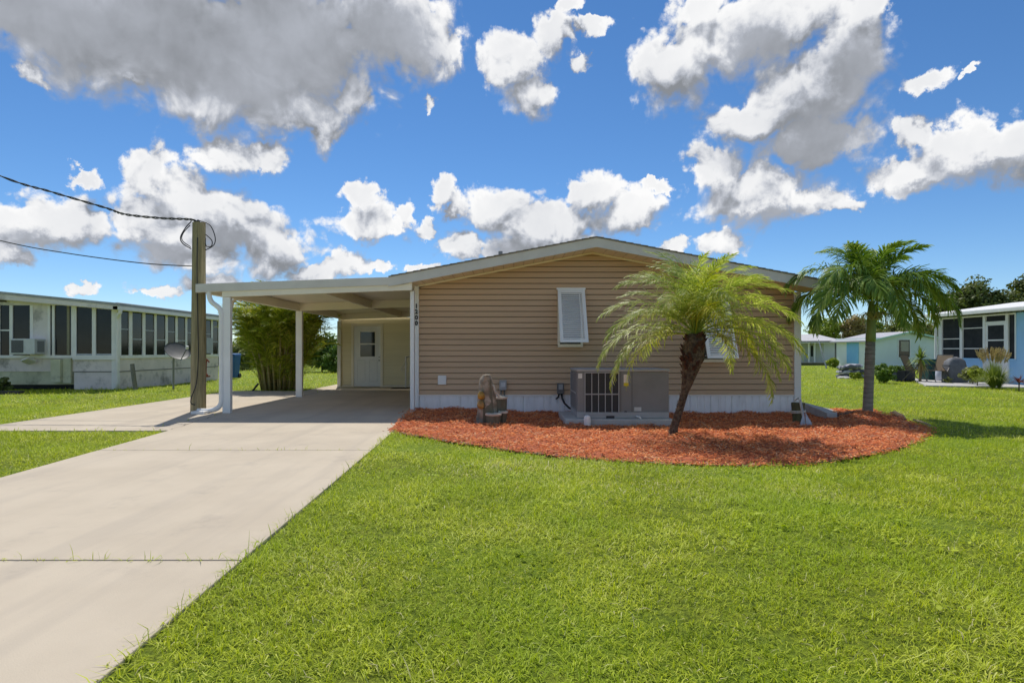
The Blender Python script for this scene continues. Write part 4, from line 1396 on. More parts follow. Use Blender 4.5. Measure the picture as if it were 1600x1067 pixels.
MB().tube([at(1360, 535, CD), at(1360.5, 528, CD), at(1361, 505, CD), at(1361.5, 485, CD), at(1362, 470, CD)], [.078, .086, .078, .062, .045], 16).build('crownshaft', M_SHAFT, xpalm, smooth=True)
M_XL = leaf_mat('adonidia_leaf', [(.075, .155, .022), (.14, .25, .034), (.215, .34, .05), (.31, .43, .07), (.46, .56, .16)], trans=.34, rough=.5, spec=.3)
xm = [frond_mesh('frond', 1.84, 66, .54, .029, 1.0, 2.2, M_XL, vj=.22, vee=.38, hang=.80, rach=.022, start=.20, seed=20 + s, bend=1.0, sweep=.9, curl=(-.06, .08, .02)[s]) for s in range(3)]
xu = [frond_mesh('frond', 1.60, 60, .46, .027, 1.0, 1.45, M_XL, vj=.22, vee=.45, hang=.65, rach=.022, start=.20, seed=30 + s, bend=1.5, sweep=.9) for s in range(2)]
xc = at(1362, 466, CD)
XF = [  # azimuth, pitch offset, scale
    (0.10, .05, .82), (3.05, .16, 1.02), (.55, -.30, .76), (2.75, -.24, .94), (-.35, -.12, .80), (3.60, -.10, .98), (-1.0, .02, .86), (-2.1, -.02, .88), (-1.57, -.55, .70),
    (1.2, .1, .9), (1.95, .06, .92), (.9, .42, .86), (2.3, .45, .86), (-.9, .40, .80), (-2.4, .42, .82), (1.57, .62, .84), (-1.6, .50, .74), (.2, .32, .78), (3.0, .34, .84), (-.10, -.62, .72), (-.75, -.30, .90), (-2.45, -.30, .90), (.85, -.15, .84), (2.2, -.12, .92), (-1.3, -.15, .86), (-1.9, -.18, .86), (-.55, .16, .82), (3.75, .18, .94), (-.2, -.38, .78), (3.35, -.42, .88), (-.5, .60, .78), (3.7, .58, .78), (-1.2, .72, .72)]
for i, (a, pt_, sc_) in enumerate(XF):
    put_frond(xu[i % 2] if pt_ > .3 else xm[i % 3], 'frond', xpalm, xc + Vector((.04 * math.cos(a), .04 * math.sin(a), 0)), a, random.uniform(-.3, .3), sc_, pt_)
sp_ = at(1362, 462, CD)
MB().tube([xc, xc + Vector((.0, -.02, .45)), xc + Vector((.02, -.03, .85))], [.03, .012, .003], 8).build('spear_leaf', M_SHAFT, xpalm)
# pale flower stalks hanging below the crown
fl = MB()
for i in range(26):
    a = random.uniform(0, 6.28)
    q0 = at(1361 + random.uniform(-6, 6), 500, CD) + Vector((0, -.10, 0))
    q1 = q0 + Vector((math.cos(a) * .12, -.05 + math.sin(a) * .10, .14)); q2 = q1 + Vector((math.cos(a) * .10, math.sin(a) * .10 - .03, -.06)); q3 = q2 + Vector((math.cos(a) * .05, math.sin(a) * .04, -.18))
    fl.tube([q0, q1, q2, q3], [.010, .008, .006, .004], 5)
fl.build('flower_stalks', mat('stalk_pale', (.42, .44, .18), (.34, .38, .14), scale=10), xpalm, kind='stuff')

# dead wood and dropped leaf stems round its foot
M_DEAD = mat('dead_wood', (.17, .125, .085), (.085, .06, .042), scale=10, rough=.95, stretch=(3, 1, 1), bump=.01, bscale=30)
def log(a, b, r, label):
    a, b = Vector(a), Vector(b)
    mid = (a + b) / 2 + Vector((0, 0, .02))
    o = MB().tube([a, a.lerp(mid, .5) + Vector((0, random.uniform(-.02, .02), .012)), mid, mid.lerp(b, .5), b], [r * .5, r, r * .9, r * 1.05, r * .4], 7).build('fallen_branch', M_DEAD)
    return tag(o, label, 'branch', None)
log(at(1300, 655, 10.6), at(1352, 642, 11.2), .045, 'dark dead leaf stem lying left of the smooth trunked palm')
log(at(1318, 644, 11.2), at(1350, 652, 10.75), .04, 'short dead stem crossing the longer one left of the smooth trunked palm')
log(at(1392, 645, 11.0), at(1415, 655, 10.6), .05, 'dark rotten log in the mulch right of the smooth trunked palm')
o_ = MB().tube([at(1427, 655.5, 10.4), at(1445, 661, 10.15), at(1467, 671, 9.6)], [.016, .022, .012], 7).build('fallen_branch', mat('pale_stick', (.46, .36, .25), (.36, .28, .19), scale=12, rough=.9))
tag(o_, 'pale bare stick lying across the bed edge on the grass', 'branch')

# areca clump behind the carport
AD = 17.9
ax = gx(437, AD)
areca = thing('areca_palm', 'tall dense clump of areca palm canes behind the carport posts', 'palm clump', (ax, AD, -.04))
M_AREC = leaf_mat('areca_leaf', [(.16, .20, .018), (.26, .32, .028), (.38, .44, .042), (.50, .55, .06), (.62, .63, .10), (.62, .47, .18)], trans=.50, rough=.5)
M_CANE = mat('areca_cane', (.52, .40, .16), (.34, .28, .11), scale=3, rough=.6, stretch=(1, 1, 5))
am = [frond_mesh('frond', 1.45, 26, .46, .030, 1.0, 1.55, M_AREC, vee=.5, hang=.35, rach=.012, start=.18, seed=40 + s, bend=1.2) for s in range(4)]
for i in range(52):
    a = i * 2.39996
    r0 = .46 * math.sqrt((i + .5) / 52)
    bx_, by_ = ax + r0 * math.cos(a) * 1.15, AD + r0 * math.sin(a)
    lean = .08 + .36 * (r0 / .46) * random.uniform(.6, 1.1)
    H = random.uniform(1.1, 2.25) * (1.0 if r0 > .15 else 1.15)
    top = Vector((bx_ + math.cos(a) * lean * H * .62, by_ + math.sin(a) * lean * H * .62, H * (1 - .10 * lean)))
    midp = Vector((bx_ + math.cos(a) * lean * H * .24, by_ + math.sin(a) * lean * H * .24, H * .52))
    MB().tube([(bx_, by_, -.05), midp, top], [.032, .026, .020], 7).build('cane', M_CANE, areca, smooth=True)
    for j in range(5):
        az_ = a + random.uniform(-1.9, 1.9) if j else a + random.uniform(-.4, .4)
        put_frond(am[(i + j) % 4], 'frond', areca, top - Vector((0, 0, .12 * j)), az_, random.uniform(-.5, .5), random.uniform(.60, .92), random.uniform(.15, .80))
# lower skirts of leaf so the clump is closed to the ground
for i in range(90):
    a = random.uniform(0, 6.283)
    r0 = random.uniform(.30, .55)
    z0 = random.uniform(.05, 1.5)
    rr = r0 + z0 * .22
    put_frond(am[i % 4], 'frond', areca, Vector((ax + rr * math.cos(a) * 1.1, AD + rr * math.sin(a), z0)), a + random.uniform(-.7, .7), random.uniform(-.6, .6), random.uniform(.45, .7), random.uniform(.35, .9))
brc = MB().tube([at(394, 611.5, 17.2), at(403, 600, 17.6)], .03, 6).build('prop_stake', M_BLACK)
tag(brc, 'short black stake leaning at the foot of the palm clump', 'stake')


# ------------------------------------------------------------------ trees, bushes
def leaf_cloud(centers, radii, per, size, rg, flat=.6):
    C = np.repeat(centers, per, 0); Rr = np.repeat(radii, per, 0)
    n = len(C)
    d = rg.normal(0, 1, (n, 3)); d /= np.linalg.norm(d, axis=1, keepdims=True)
    p = C + d * Rr * (rg.random((n, 1)) ** .42)
    nrm = d * .6 + rg.normal(0, .6, (n, 3)) + np.array([0, 0, .5]); nrm /= np.linalg.norm(nrm, axis=1, keepdims=True)
    t = np.cross(nrm, rg.normal(0, 1, (n, 3))); t /= np.linalg.norm(t, axis=1, keepdims=True)
    b = np.cross(nrm, t)
    s = size * rg.uniform(.55, 1.3, (n, 1))
    v = np.stack([p - t * s, p + b * s * flat - t * s * .1, p + t * s, p - b * s * flat + t * s * .1], 1).reshape(-1, 3)
    q = np.arange(n * 4).reshape(-1, 4)
    base = np.repeat(rg.random(len(centers)), per) * .45
    rnd = np.repeat(np.clip(base + rg.random(n) * .55, 0, 1), 4)
    return v, q, rnd


GREENS = {
    'oak': [(.065, .09, .025), (.11, .145, .035), (.165, .20, .055), (.23, .265, .09)],
    'bush': [(.07, .125, .018), (.125, .215, .03), (.20, .31, .045), (.30, .40, .09)],
    'lime': [(.16, .23, .018), (.28, .36, .03), (.40, .47, .05), (.50, .54, .09)],
    'olive': [(.12, .15, .04), (.20, .23, .06), (.29, .31, .09), (.38, .38, .15)],
    'brown': [(.28, .22, .09), (.40, .31, .13), (.52, .40, .19), (.34, .34, .10)],
}


def tree(name, label, cat, base, h, rx, ry, rz, cz, style, nclump=60, per=90, size=.10, trunk=.12, seed=0, group=None, crad=.30):
    rg = np.random.default_rng(seed)
    t = thing(name, label, cat, base, group)
    bx_, by_, bz_ = base
    c = rg.normal(0, 1, (nclump, 3)); c /= np.linalg.norm(c, axis=1, keepdims=True)
    c *= (rg.random((nclump, 1)) ** .45)
    lum = 1 + .22 * np.sin(c[:, :1] * 4 + seed) * np.cos(c[:, 1:2] * 3 + seed)
    cen = np.array([bx_, by_, bz_ + cz]) + c * np.array([rx, ry, rz]) * .86 * lum
    rad = crad * rg.uniform(.6, 1.35, (nclump, 1)) * min(rx, rz) * np.array([[1.15, 1.15, .8]])
    v, q, rnd = leaf_cloud(cen, rad, per, size, rg)
    v[:, 2] = np.maximum(v[:, 2], bz_ + .02)
    place('crown', np_mesh('crown', v, q, leaf_mat('leaf_' + style, GREENS[style], trans=.25, rough=.55), rnd), t)
    mb = MB()
    mb.tube([(bx_, by_, bz_ - .05), (bx_ + .05 * h * .1, by_, bz_ + cz * .5), (bx_, by_, bz_ + cz)], [trunk, trunk * .75, trunk * .4], 8)
    for i in range(6):
        e = cen[rg.integers(nclump)]
        mb.tube([(bx_, by_, bz_ + cz * .45), tuple((np.array([bx_, by_, bz_ + cz * .6]) + e) / 2), tuple(e)], [trunk * .45, trunk * .3, trunk * .12], 5)
    mb.build('trunk', mat('bark', (.12, .095, .07), (.075, .06, .045), scale=8, rough=.95, bump=.01, bscale=20), t)
    return t


def gpt(px, py, z=-.06):
    x, y = on_ground(px, py, z)
    return (x, y, z)

# behind the carport
tree('green_shrub', 'leafy light green shrub on the lawn between palm clump and store room', 'shrub', gpt(503, 582), 2, 1.25, .9, 1.05, 1.05, 'bush', 55, 110, .085, .05, 3)
tree('green_shrub', 'low leafy shrub half hidden behind the carport rear post', 'shrub', gpt(528, 583), 2, 1.2, .9, .95, .85, 'bush', 45, 110, .085, .05, 4)
tree('hedge_bush', 'light green bush seen between the left front post and the palm clump', 'shrub', gpt(388, 577), 2, 1.4, 1.0, 1.15, 1.1, 'lime', 45, 90, .11, .05, 5)
tree('hedge_bush', 'pale olive bush on the lawn left of the palm clump, beside the blue bin', 'shrub', gpt(368, 579), 2, 1.5, 1.0, .9, .9, 'olive', 45, 90, .11, .05, 6)

# right background trees
tree('oak_tree', 'dark spreading oak rising behind the roof of the blue house', 'tree', (51.0, 66, -.06), 9, 3.9, 3.0, 3.0, 6.0, 'oak', 130, 130, .20, .30, 7, crad=.28)
tree('oak_tree', 'dark oak partly cut off by the right edge of the picture', 'tree', (59.4, 68, -.06), 9, 3.3, 3.0, 3.2, 6.6, 'oak', 120, 120, .20, .30, 8, crad=.28)
tree('oak_tree', 'smaller dark oak at the left foot of the spreading oak', 'tree', (54.6, 63, -.06), 7, 2.6, 2.4, 2.2, 5.0, 'oak', 90, 110, .18, .25, 9, crad=.28)
tree('lime_tree', 'bright yellow green tree behind the far white house, left of the brown palm', 'tree', (40.4, 77, -.06), 5, 2.6, 1.8, 2.2, 3.7, 'lime', 70, 100, .15, .2, 10)
tree('brown_palm_tree', 'palm tree with brown dead fronds behind the mint house roof', 'tree', (44.3, 77, -.06), 5, 2.2, 1.8, 2.3, 3.6, 'brown', 70, 100, .16, .22, 11)
tree('olive_tree', 'low olive green tree behind the ridge of the mint house', 'tree', (39.6, 61, -.06), 4, 2.6, 1.6, 1.7, 2.7, 'olive', 70, 100, .16, .2, 12)
tree('olive_tree', 'olive green tree between the mint house and the blue porch', 'tree', (43.6, 61, -.06), 4, 2.8, 1.6, 1.8, 2.9, 'olive', 70, 100, .16, .2, 13)
tree('olive_tree', 'dull green tree at the far end of the mint house, behind the smooth palm trunk', 'tree', (47.2, 78, -.06), 4, 2.4, 1.6, 2.2, 3.4, 'bush', 70, 100, .16, .2, 14)
tree('far_bush', 'dark bush beside the far white house next to the house corner', 'shrub', (36.6, 74, -.06), 2, 1.5, 1.2, 1.3, 1.3, 'oak', 50, 90, .14, .1, 15)

# low far woods round the horizon
def far_woods():
    rg = np.random.default_rng(99)
    n = 420
    a = rg.uniform(-1.15, 1.15, n)
    r = rg.uniform(150, 215, n)
    cen = np.stack([np.sin(a) * r, np.cos(a) * r, rg.uniform(.2, 1.9, n)], 1)
    rad = rg.uniform(1.2, 3.2, (n, 1)) * np.array([[2.2, 1.5, .75]])
    v, q, rnd = leaf_cloud(cen, rad, 90, .55, rg)
    v[:, 2] = np.maximum(v[:, 2], -.3)
    o = place('far_woods', np_mesh('far_woods', v, q, leaf_mat('leaf_far', [(.05, .07, .025), (.075, .10, .035), (.11, .13, .05)], trans=.2), rnd), kind='stuff')
    o['label'] = 'low line of far green woods along the horizon'; o['category'] = 'woods'
far_woods()

# ------------------------------------------------------------------ neighbour on the left
LY, LX, LB = 18.0, -11.80, 24.25
nb = thing('screened_house', 'old grey white mobile home with dark porch windows left of the drive', 'house', (LX - 3, LY, -.05))
M_OLDW = mat('old_white', (.86, .78, .73), (.76, .69, .64), scale=1.3, rough=.75, dirt=(.22, .20, .17), dirt_scale=1.6, dirt_amt=.65)
M_OLDP = mat('old_panel', (.86, .75, .69), (.74, .65, .59), scale=1.1, rough=.8, dirt=(.20, .18, .14), dirt_scale=1.9, dirt_amt=.8)
M_MOLD = mat('mould_green', (.66, .64, .44), (.52, .51, .33), scale=1.5, rough=.8, dirt=(.20, .19, .12), dirt_scale=2.2, dirt_amt=.7)
M_TRIMW = mat('trim_white', (.90, .86, .81), (.83, .79, .74), scale=2, rough=.6)
M_ROOFG = mat('roof_coat', (.42, .42, .42), (.33, .33, .33), scale=3, rough=.8)
M_TINT = glass_mat('tinted_glass', (.012, .013, .014), .07, .28)
def lz(py): return gz(py, LY)
def lx(px): return gx(px, LY)
LL = -20.5
sill, head = lz(555), lz(477)
# masonry / panels below the windows
MB().box(lx(115), LX, LY + .02, LB, -.08, sill - .10).build('lower_wall', M_OLDP, nb)
MB().box(lx(115.2), LX + .012, LY + .005, LB, lz(581.5), lz(580)).build('lower_band', mat('band_dark', (.22, .20, .18)), nb)
MB().box(LL, lx(115) - .005, LY + .05, LB, lz(580.5), sill - .06).build('front_panel', M_OLDP, nb)
MB().box(LL, lx(112), LY + .08, LB, lz(601), lz(580.5)).build('front_panel', M_MOLD, nb)
MB().box(LL, lx(113), LY + .5, LB, -.08, lz(601)).build('crawl_shade', M_BLACK, nb)  # black block stands in for the shade under the raised front
MB().box(lx(83.5), lx(98.5), LY - .12, LY + .05, lz(597), lz(561)).build('side_box', M_MOLD, nb, bevel=.01)
MB().box(lx(98.7), lx(111.5), LY - .03, LY + .07, lz(599), lz(560)).build('side_box', M_MOLD, nb, bevel=.01)
# wall above, sill, head
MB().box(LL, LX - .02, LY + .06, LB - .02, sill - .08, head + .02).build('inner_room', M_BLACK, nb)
MB().prism([(LL, head), (LX, head), (LX, lz(473.5)), (lx(0), lz(457)), (LL, lz(452))], 'y', LY + .0, LY + .12).build('gable_panel', M_OLDW, nb)
MB().box(lx(0), lx(10.5), LY - .012, LY + .05, lz(472), lz(463)).build('gable_vent', mat('vent_brown', (.06, .045, .04)), nb)
MB().box(LL, lx(115), LY - .03, LY + .08, sill - .085, sill - .0).build('window_sill', M_TRIMW, nb)
MB().box(lx(115), LX + .03, LY - .05, LY + .08, lz(562), sill - .0).build('window_sill', M_TRIMW, nb)
MB().box(LX - .05, LX + .04, LY + .09, LB, sill - .10, sill - .0).build('window_sill', M_TRIMW, nb)
MB().box(LX - .05, LX + .03, LY - .02, LB, head, lz(472.5)).build('window_head', M_TRIMW, nb)
# front panes and mullions
front_panes = [(-70, -52), (-50, -28), (-24, -4), (0, 15), (20, 47), (78.5, 81.5), (85.5, 111.5), (119.5, 144), (150, 174.5)]
for a, b in front_panes:
    MB().box(lx(a), lx(b), LY + .02, LY + .035, sill, head).build('pane', M_TINT, nb)
front_bars = [(-200, -70), (-52, -50), (-28, -24), (-4, 0), (15, 20), (47, 52), (74.8, 78.5), (81.5, 85.5), (111.5, 117.5), (117.5, 119.5), (144, 150), (174.5, 176.5)]
for a, b in front_bars:
    MB().box(lx(a), lx(b), LY - .01, LY + .045, sill, head).build('mullion', M_TRIMW, nb)
MB().box(lx(52), lx(74.8), LY - .0, LY + .04, sill, head).build('blank_panel', M_OLDW, nb)
MB().box(lx(0), lx(15), LY + .012, LY + .022, lz(517), lz(515)).build('pane_rail', M_TRIMW, nb)
for a, b in ((119.5, 144), (150, 174.5)):
    MB().box(lx(a), lx(b), LY + .0, LY + .03, sill, sill + .05).box(lx(a), lx(b), LY + .0, LY + .03, head - .035, head).build('pane_frame', mat('alu', (.42, .43, .44), rough=.4), nb)
# pale strip set just in front of one pane
MB().box(lx(104), lx(108), LY + .012, LY + .02, sill + .02, head).build('pane_strip', mat('strip_tan', (.30, .27, .17)), nb)
MB().box(LX - .16, LX + .005, LY - .025, LY + .12, -.08, lz(474)).build('corner_post', M_TRIMW, nb, bevel=.005)
# side panes along the porch
def sy(px): return FPX * (-LX) / (CX - px)
side = [(188.5, 201), (206, 222), (226.5, 240.5), (244, 258), (261.5, 273.5), (277, 289), (292, 302), (305, 316), (320, 329.5), (332, 340.5)]
for i, (a, b) in enumerate(side):
    MB().box(LX - .02, LX - .006, sy(a), sy(b), sill, head).build('pane', M_TINT, nb)
    MB().box(LX - .008, LX + .012, sy(a), sy(b), sill + (.78 if i % 2 == 0 else .48), sill + (.81 if i % 2 == 0 else .515)).build('pane_rail', mat('alu', (.42, .43, .44), rough=.4), nb)
prevp = 184.5
for a, b in side + [(342.5, 343)]:
    if a - prevp > .6:
        MB().box(LX - .03, LX + .018, sy(prevp), sy(a), sill, head).build('mullion', M_TRIMW, nb)
    prevp = b
# roof
def lr(x): return lz(473.5) + (LX - x) * .098
MB().prism([(LX + .28, lr(LX + .28)), (-17.2, lr(-17.2)), (LL - 2, lr(-17.2) - .3), (LL - 2, lr(-17.2) - .36), (-17.2, lr(-17.2) - .075), (LX + .28, lr(LX + .28) - .075)], 'y', LY - .32, LB + .2).build('roof', M_ROOFG, nb)
MB().prism([(LX + .2, lr(LX + .2) - .078), (-17.2, lr(-17.2) - .078), (-17.2, lr(-17.2) - .26), (LX + .2, lr(LX + .2) - .20)], 'y', LY - .30, LY - .25).build('gable_fascia', M_OLDW, nb)
MB().prism([(LX + .2, lr(LX + .2) - .202), (-17.2, lr(-17.2) - .262), (-17.2, lr(-17.2) - .275), (LX + .2, lr(LX + .2) - .215)], 'y', LY - .26, LY + .1).build('eave_soffit', M_OLDW, nb)
MB().box(LX + .05, LX + .27, LY - .30, LB + .15, lr(LX + .27) - .20, lr(LX + .27) - .078).build('gutter', M_TRIMW, nb, bevel=.01)
spout([(LX + .22, LY - .2, lr(LX + .27) - .18), (LX + .22, LY - .21, lr(LX) - .30), (LX + .12, LY - .15, lr(LX) - .40), (LX + .075, LY - .10, lr(LX) - .55), (LX + .07, LY - .10, 1.5), (LX + .07, LY - .10, .02)], .052, 'downspout', nb, M_TRIMW)
MB().box(LX + .02, LX + .16, sy(316.5), sy(326.5), lz(553) + .0, 1.65).build('meter_panel', mat('panel_gray', (.42, .42, .42), rough=.5), nb)

# window air conditioner
wac = thing('window_air_conditioner', 'white window air conditioner tilted in the left house wall', 'air conditioner', (lx(54), LY, sill))
M_WAC = mat('wac_white', (.68, .68, .66), (.58, .58, .56), scale=4, rough=.5)
wx0_, wx1_ = lx(33.5), lx(66)
MB().box(wx0_ + .0, wx1_ + .10, LY - .42, LY + .06, lz(553.5), lz(529.5)).build('case', M_WAC, wac, bevel=.012)
MB().box(wx0_ + .05, wx0_ + .40, LY - .432, LY - .41, lz(551), lz(532)).build('coil_grille', mat('wac_dark', (.09, .09, .09), (.15, .15, .15), scale=80), wac)
MB().box(wx1_ + .09, wx1_ + .112, LY - .32, LY - .06, lz(550), lz(533)).build('side_louvre', mat('wac_mid', (.30, .31, .31), (.2, .2, .2), scale=60, stretch=(1, 1, 8)), wac)
MB().add([(lx(47), LY - .36, lz(564)), (lx(58), LY - .36, lz(560)), (lx(58), LY - .30, lz(557)), (lx(47), LY - .30, lz(561)), (lx(47), LY - .02, lz(570)), (lx(58), LY - .02, lz(566)), (lx(58), LY - .02, lz(562)), (lx(47), LY - .02, lz(566))],
         [(0, 1, 2, 3), (4, 7, 6, 5), (0, 4, 5, 1), (1, 5, 6, 2), (2, 6, 7, 3), (3, 7, 4, 0)]).build('bracket', M_TRIMW, wac)

# satellite dish
dq = at(277, 549, 17.9)
dish = thing('satellite_dish', 'grey satellite dish on a short mast before the left house', 'satellite dish', (gx(271, 17.9), 17.9, -.05))
M_DISH = mat('dish_gray', (.12, .12, .11), (.095, .095, .09), rough=.5)
vs, fcs = [], []
nr, na = 5, 20
for j in range(nr + 1):
    r = .37 * j / nr
    for kq in range(na):
        a = 2 * math.pi * kq / na
        vs.append(Vector((r * math.cos(a), r * .92 * math.sin(a), .28 * (r ** 2))))
for j in range(nr):
    for kq in range(na):
        k2 = (kq + 1) % na
        fcs.append((j * na + kq, j * na + k2, (j + 1) * na + k2, (j + 1) * na + kq))
R_ = Vector((.60, -.42, .62)).to_track_quat('Z', 'Y').to_matrix().to_4x4()
off = len(vs)
front = [R_ @ v + dq for v in vs]
back = [R_ @ (v - Vector((0, 0, .015))) + dq for v in vs]
MB().add(front + back, fcs + [tuple(reversed([i + off for i in f])) for f in fcs] + [(nr * na + kq, off + nr * na + kq, off + nr * na + (kq + 1) % na, nr * na + (kq + 1) % na) for kq in range(na)]).build('reflector', M_DISH, dish, smooth=True)
MB().tube([(gx(271, 17.9), 17.9, -.08), (gx(271, 17.9), 17.9, gz(562, 17.9)), (gx(274, 17.9), 17.88, gz(554, 17.9))], .03, 8).build('mast', mat('mast_gray', (.28, .27, .25), rough=.6), dish)
armt = dq + Vector((.36, -.12, .10))
MB().tube([dq + R_ @ Vector((-.0, -.33, .0)), armt], .013, 6).build('feed_arm', M_DISH, dish)
MB().lathe([(.03, -.04), (.045, .0), (.045, .05), (.02, .07)], tuple(armt), 10).build('feed_horn', M_TRIMW, dish)
o_ = MB().tube([at(212, 609, 17.4), at(209, 590, 17.4), at(206.5, 568.5, 17.4)], [.06, .062, .058], 10).build('leaning_post', mat('gray_post', (.25, .23, .20), (.17, .16, .14), scale=8, rough=.95, stretch=(4, 4, .5)))
tag(o_, 'short weathered grey post leaning in front of the left house', 'post')
# rusty spigot
sg_ = thing('rusty_spigot', 'rust red iron standpipe between the pole and the carport post', 'standpipe', (gx(321, 15), 15, -.03))
M_RUST = mat('rust', (.26, .06, .025), (.15, .04, .02), scale=16, rough=.9)
MB().lathe([(.055, gz(587, 15)), (.06, gz(585.5, 15)), (.030, gz(583, 15)), (.032, gz(572, 15)), (.040, gz(565, 15)), (.055, gz(562, 15)), (.03, gz(560, 15))], (gx(321, 15), 15, 0), 10).build('body', M_RUST, sg_)
MB().tube([at(321, 563.5, 15), at(324, 562, 15), at(327, 566, 14.98)], .016, 6).build('spout', M_RUST, sg_)
MB().box(gx(316.5, 15), gx(325.5, 15), 14.9, 15.1, gz(589, 15), gz(587, 15)).build('base_plate', M_RUST, sg_)
MB().tube([(gx(320, 15), 15, -.05), (gx(320, 15), 15, gz(588.5, 15))], .028, 8).build('pipe', M_TRIMW, sg_)
# blue bin
BD = 25.5
bnx = gx(363.5, BD)
bn = thing('recycling_bin', 'tall blue plastic wheeled bin on the grass behind the carport', 'bin', (bnx, BD, -.06))
M_BLUE = mat('bin_blue', (.02, .115, .30), (.018, .10, .26), scale=4, rough=.5)
MB().hexa([(bnx - .20, BD - .25, 0), (bnx + .19, BD - .25, 0), (bnx + .19, BD + .2, 0), (bnx - .20, BD + .2, 0)], [(bnx - .26, BD - .30, .95), (bnx + .23, BD - .30, .95), (bnx + .23, BD + .28, .95), (bnx - .26, BD + .28, .95)]).build('body', M_BLUE, bn, bevel=.02)
MB().hexa([(bnx - .28, BD - .33, .955), (bnx + .25, BD - .33, .955), (bnx + .25, BD + .32, .955), (bnx - .28, BD + .32, .955)], [(bnx - .24, BD - .29, 1.02), (bnx + .21, BD - .29, 1.02), (bnx + .21, BD + .3, 1.04), (bnx - .24, BD + .3, 1.04)]).build('lid', M_BLUE, bn, bevel=.02)
for s in (-.22, .21):
    MB().tube([(bnx + s - .03, BD + .2, .08), (bnx + s + .03, BD + .2, .08)], .11, 14).build('wheel', M_BLACK, bn)
# plank on the grass, plant in the left corner
o_ = MB().box(gx(-20, 16.2), gx(34, 16.2), 16.1, 16.3, -.03, .06).build('timber_plank', mat('dark_timber', (.10, .09, .075), (.06, .055, .045), scale=7, rough=.95), bevel=.008)
tag(o_, 'dark timber plank lying on the grass at the left picture edge', 'plank')
tree('dark_shrub', 'small dark shrub at the left edge under the left house wall', 'shrub', (gx(4, 17.2), 17.2, -.05), 1, .22, .2, .26, .26, 'oak', 22, 40, .05, .02, 31)

# ------------------------------------------------------------------ blue house on the right
BX, BY0, BY1 = 18.2, 12.0, 25.3
blue = thing('blue_house', 'sky blue house with dark screened porch at the right edge', 'house', (BX + 3, 20, -.1))
M_SKY = mat('blue_wall', (.33, .60, .88), (.30, .56, .84), scale=1.3, rough=.6, dirt=(.32, .52, .70), dirt_scale=1.2, dirt_amt=.4)
def by(px): return FPX * BX / (px - CX)
def bz(py, px): return gz(py, by(px))
ez = 2.52
p0 = by(1588)
MB().box(BX, BX + 7, BY0, p0, -.15, ez).build('wall', M_SKY, blue)
MB().box(BX + .03, BX + 7, p0 + .01, BY1 - .04, -.15, .84).build('porch_wall', M_SKY, blue)
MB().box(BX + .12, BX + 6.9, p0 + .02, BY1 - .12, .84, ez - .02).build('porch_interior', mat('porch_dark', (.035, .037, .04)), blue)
# porch screens and posts (far to near)
posts = [(1467, 1472.5), (1500.5, 1504.5), (1536.5, 1540.5), (1572, 1576), (1586.5, 1588)]
for a, b in posts:
    MB().box(BX - .03, BX + .09, by(b), by(a), -.1 if a in (1467, 1536.5, 1572) else .84, ez).build('porch_post', M_WHITE, blue)
screens = [(1472.5, 1500.5, .86), (1504.5, 1536.5, .86), (1576, 1586.5, .86)]
for a, b, z0 in screens:
    MB().box(BX + .03, BX + .04, by(b), by(a), z0, ez).build('screen', M_SCREEN, blue)
for a, b in ((1472.5, 1500.5), (1504.5, 1536.5)):
    for zz in (1.22, 1.62 if a < 1500 else 2.02):
        MB().box(BX + .0, BX + .045, by(b), by(a), zz, zz + .035).build('screen_rail', M_TRIMW, blue)
MB().box(BX - .02, BX + .08, by(1588), by(1467), .80, .86).build('porch_sill', M_SKY, blue)
MB().box(BX - .015, BX + .08, by(1588), by(1467), ez - .06, ez).build('porch_head', M_WHITE, blue)
sd = MB().box(BX - .01, BX + .03, by(1572), by(1569), -.05, 2.25).box(BX - .01, BX + .03, by(1543.5), by(1540.5), -.05, 2.25).box(BX - .01, BX + .03, by(1569), by(1543.5), 2.10, 2.25).box(BX - .01, BX + .03, by(1569), by(1543.5), .95, 1.05).box(BX - .01, BX + .03, by(1569), by(1543.5), 1.52, 1.57).build('screen_door', M_WHITE, blue)
MB().box(BX + .005, BX + .015, by(1569), by(1543.5), 1.05, 2.10).build('door_screen', M_SCREEN, sd)
MB().box(BX + .005, BX + .02, by(1569), by(1543.5), -.05, .95).build('kick_panel', M_WHITE, sd)
MB().box(BX + .03, BX + .04, by(1572), by(1540.5), 2.27, ez).build('screen', M_SCREEN, blue)
MB().prism([(BX - .45, ez + .02), (BX + 3.5, ez + .50), (BX + 7.4, ez + .02), (BX + 7.4, ez + .20), (BX + 3.5, ez + .70), (BX - .45, ez + .17)], 'y', BY0 - .3, BY1 + .45).build('roof', mat('white_roof', (.78, .77, .75), (.72, .71, .69), scale=2, rough=.6), blue)
MB().box(BX - .54, BX - .455, BY0 - .3, BY1 + .4, ez + .03, ez + .15).build('gutter', M_WHITE, blue, bevel=.01)
MB().tube([(BX - .40, BY1 + .3, ez + .03), (BX - .2, BY1 + .2, ez - .15), (BX - .08, BY1 + .04, ez - .35), (BX - .08, BY1 + .04, .0)], .05, 8).build('downspout', M_WHITE, blue)

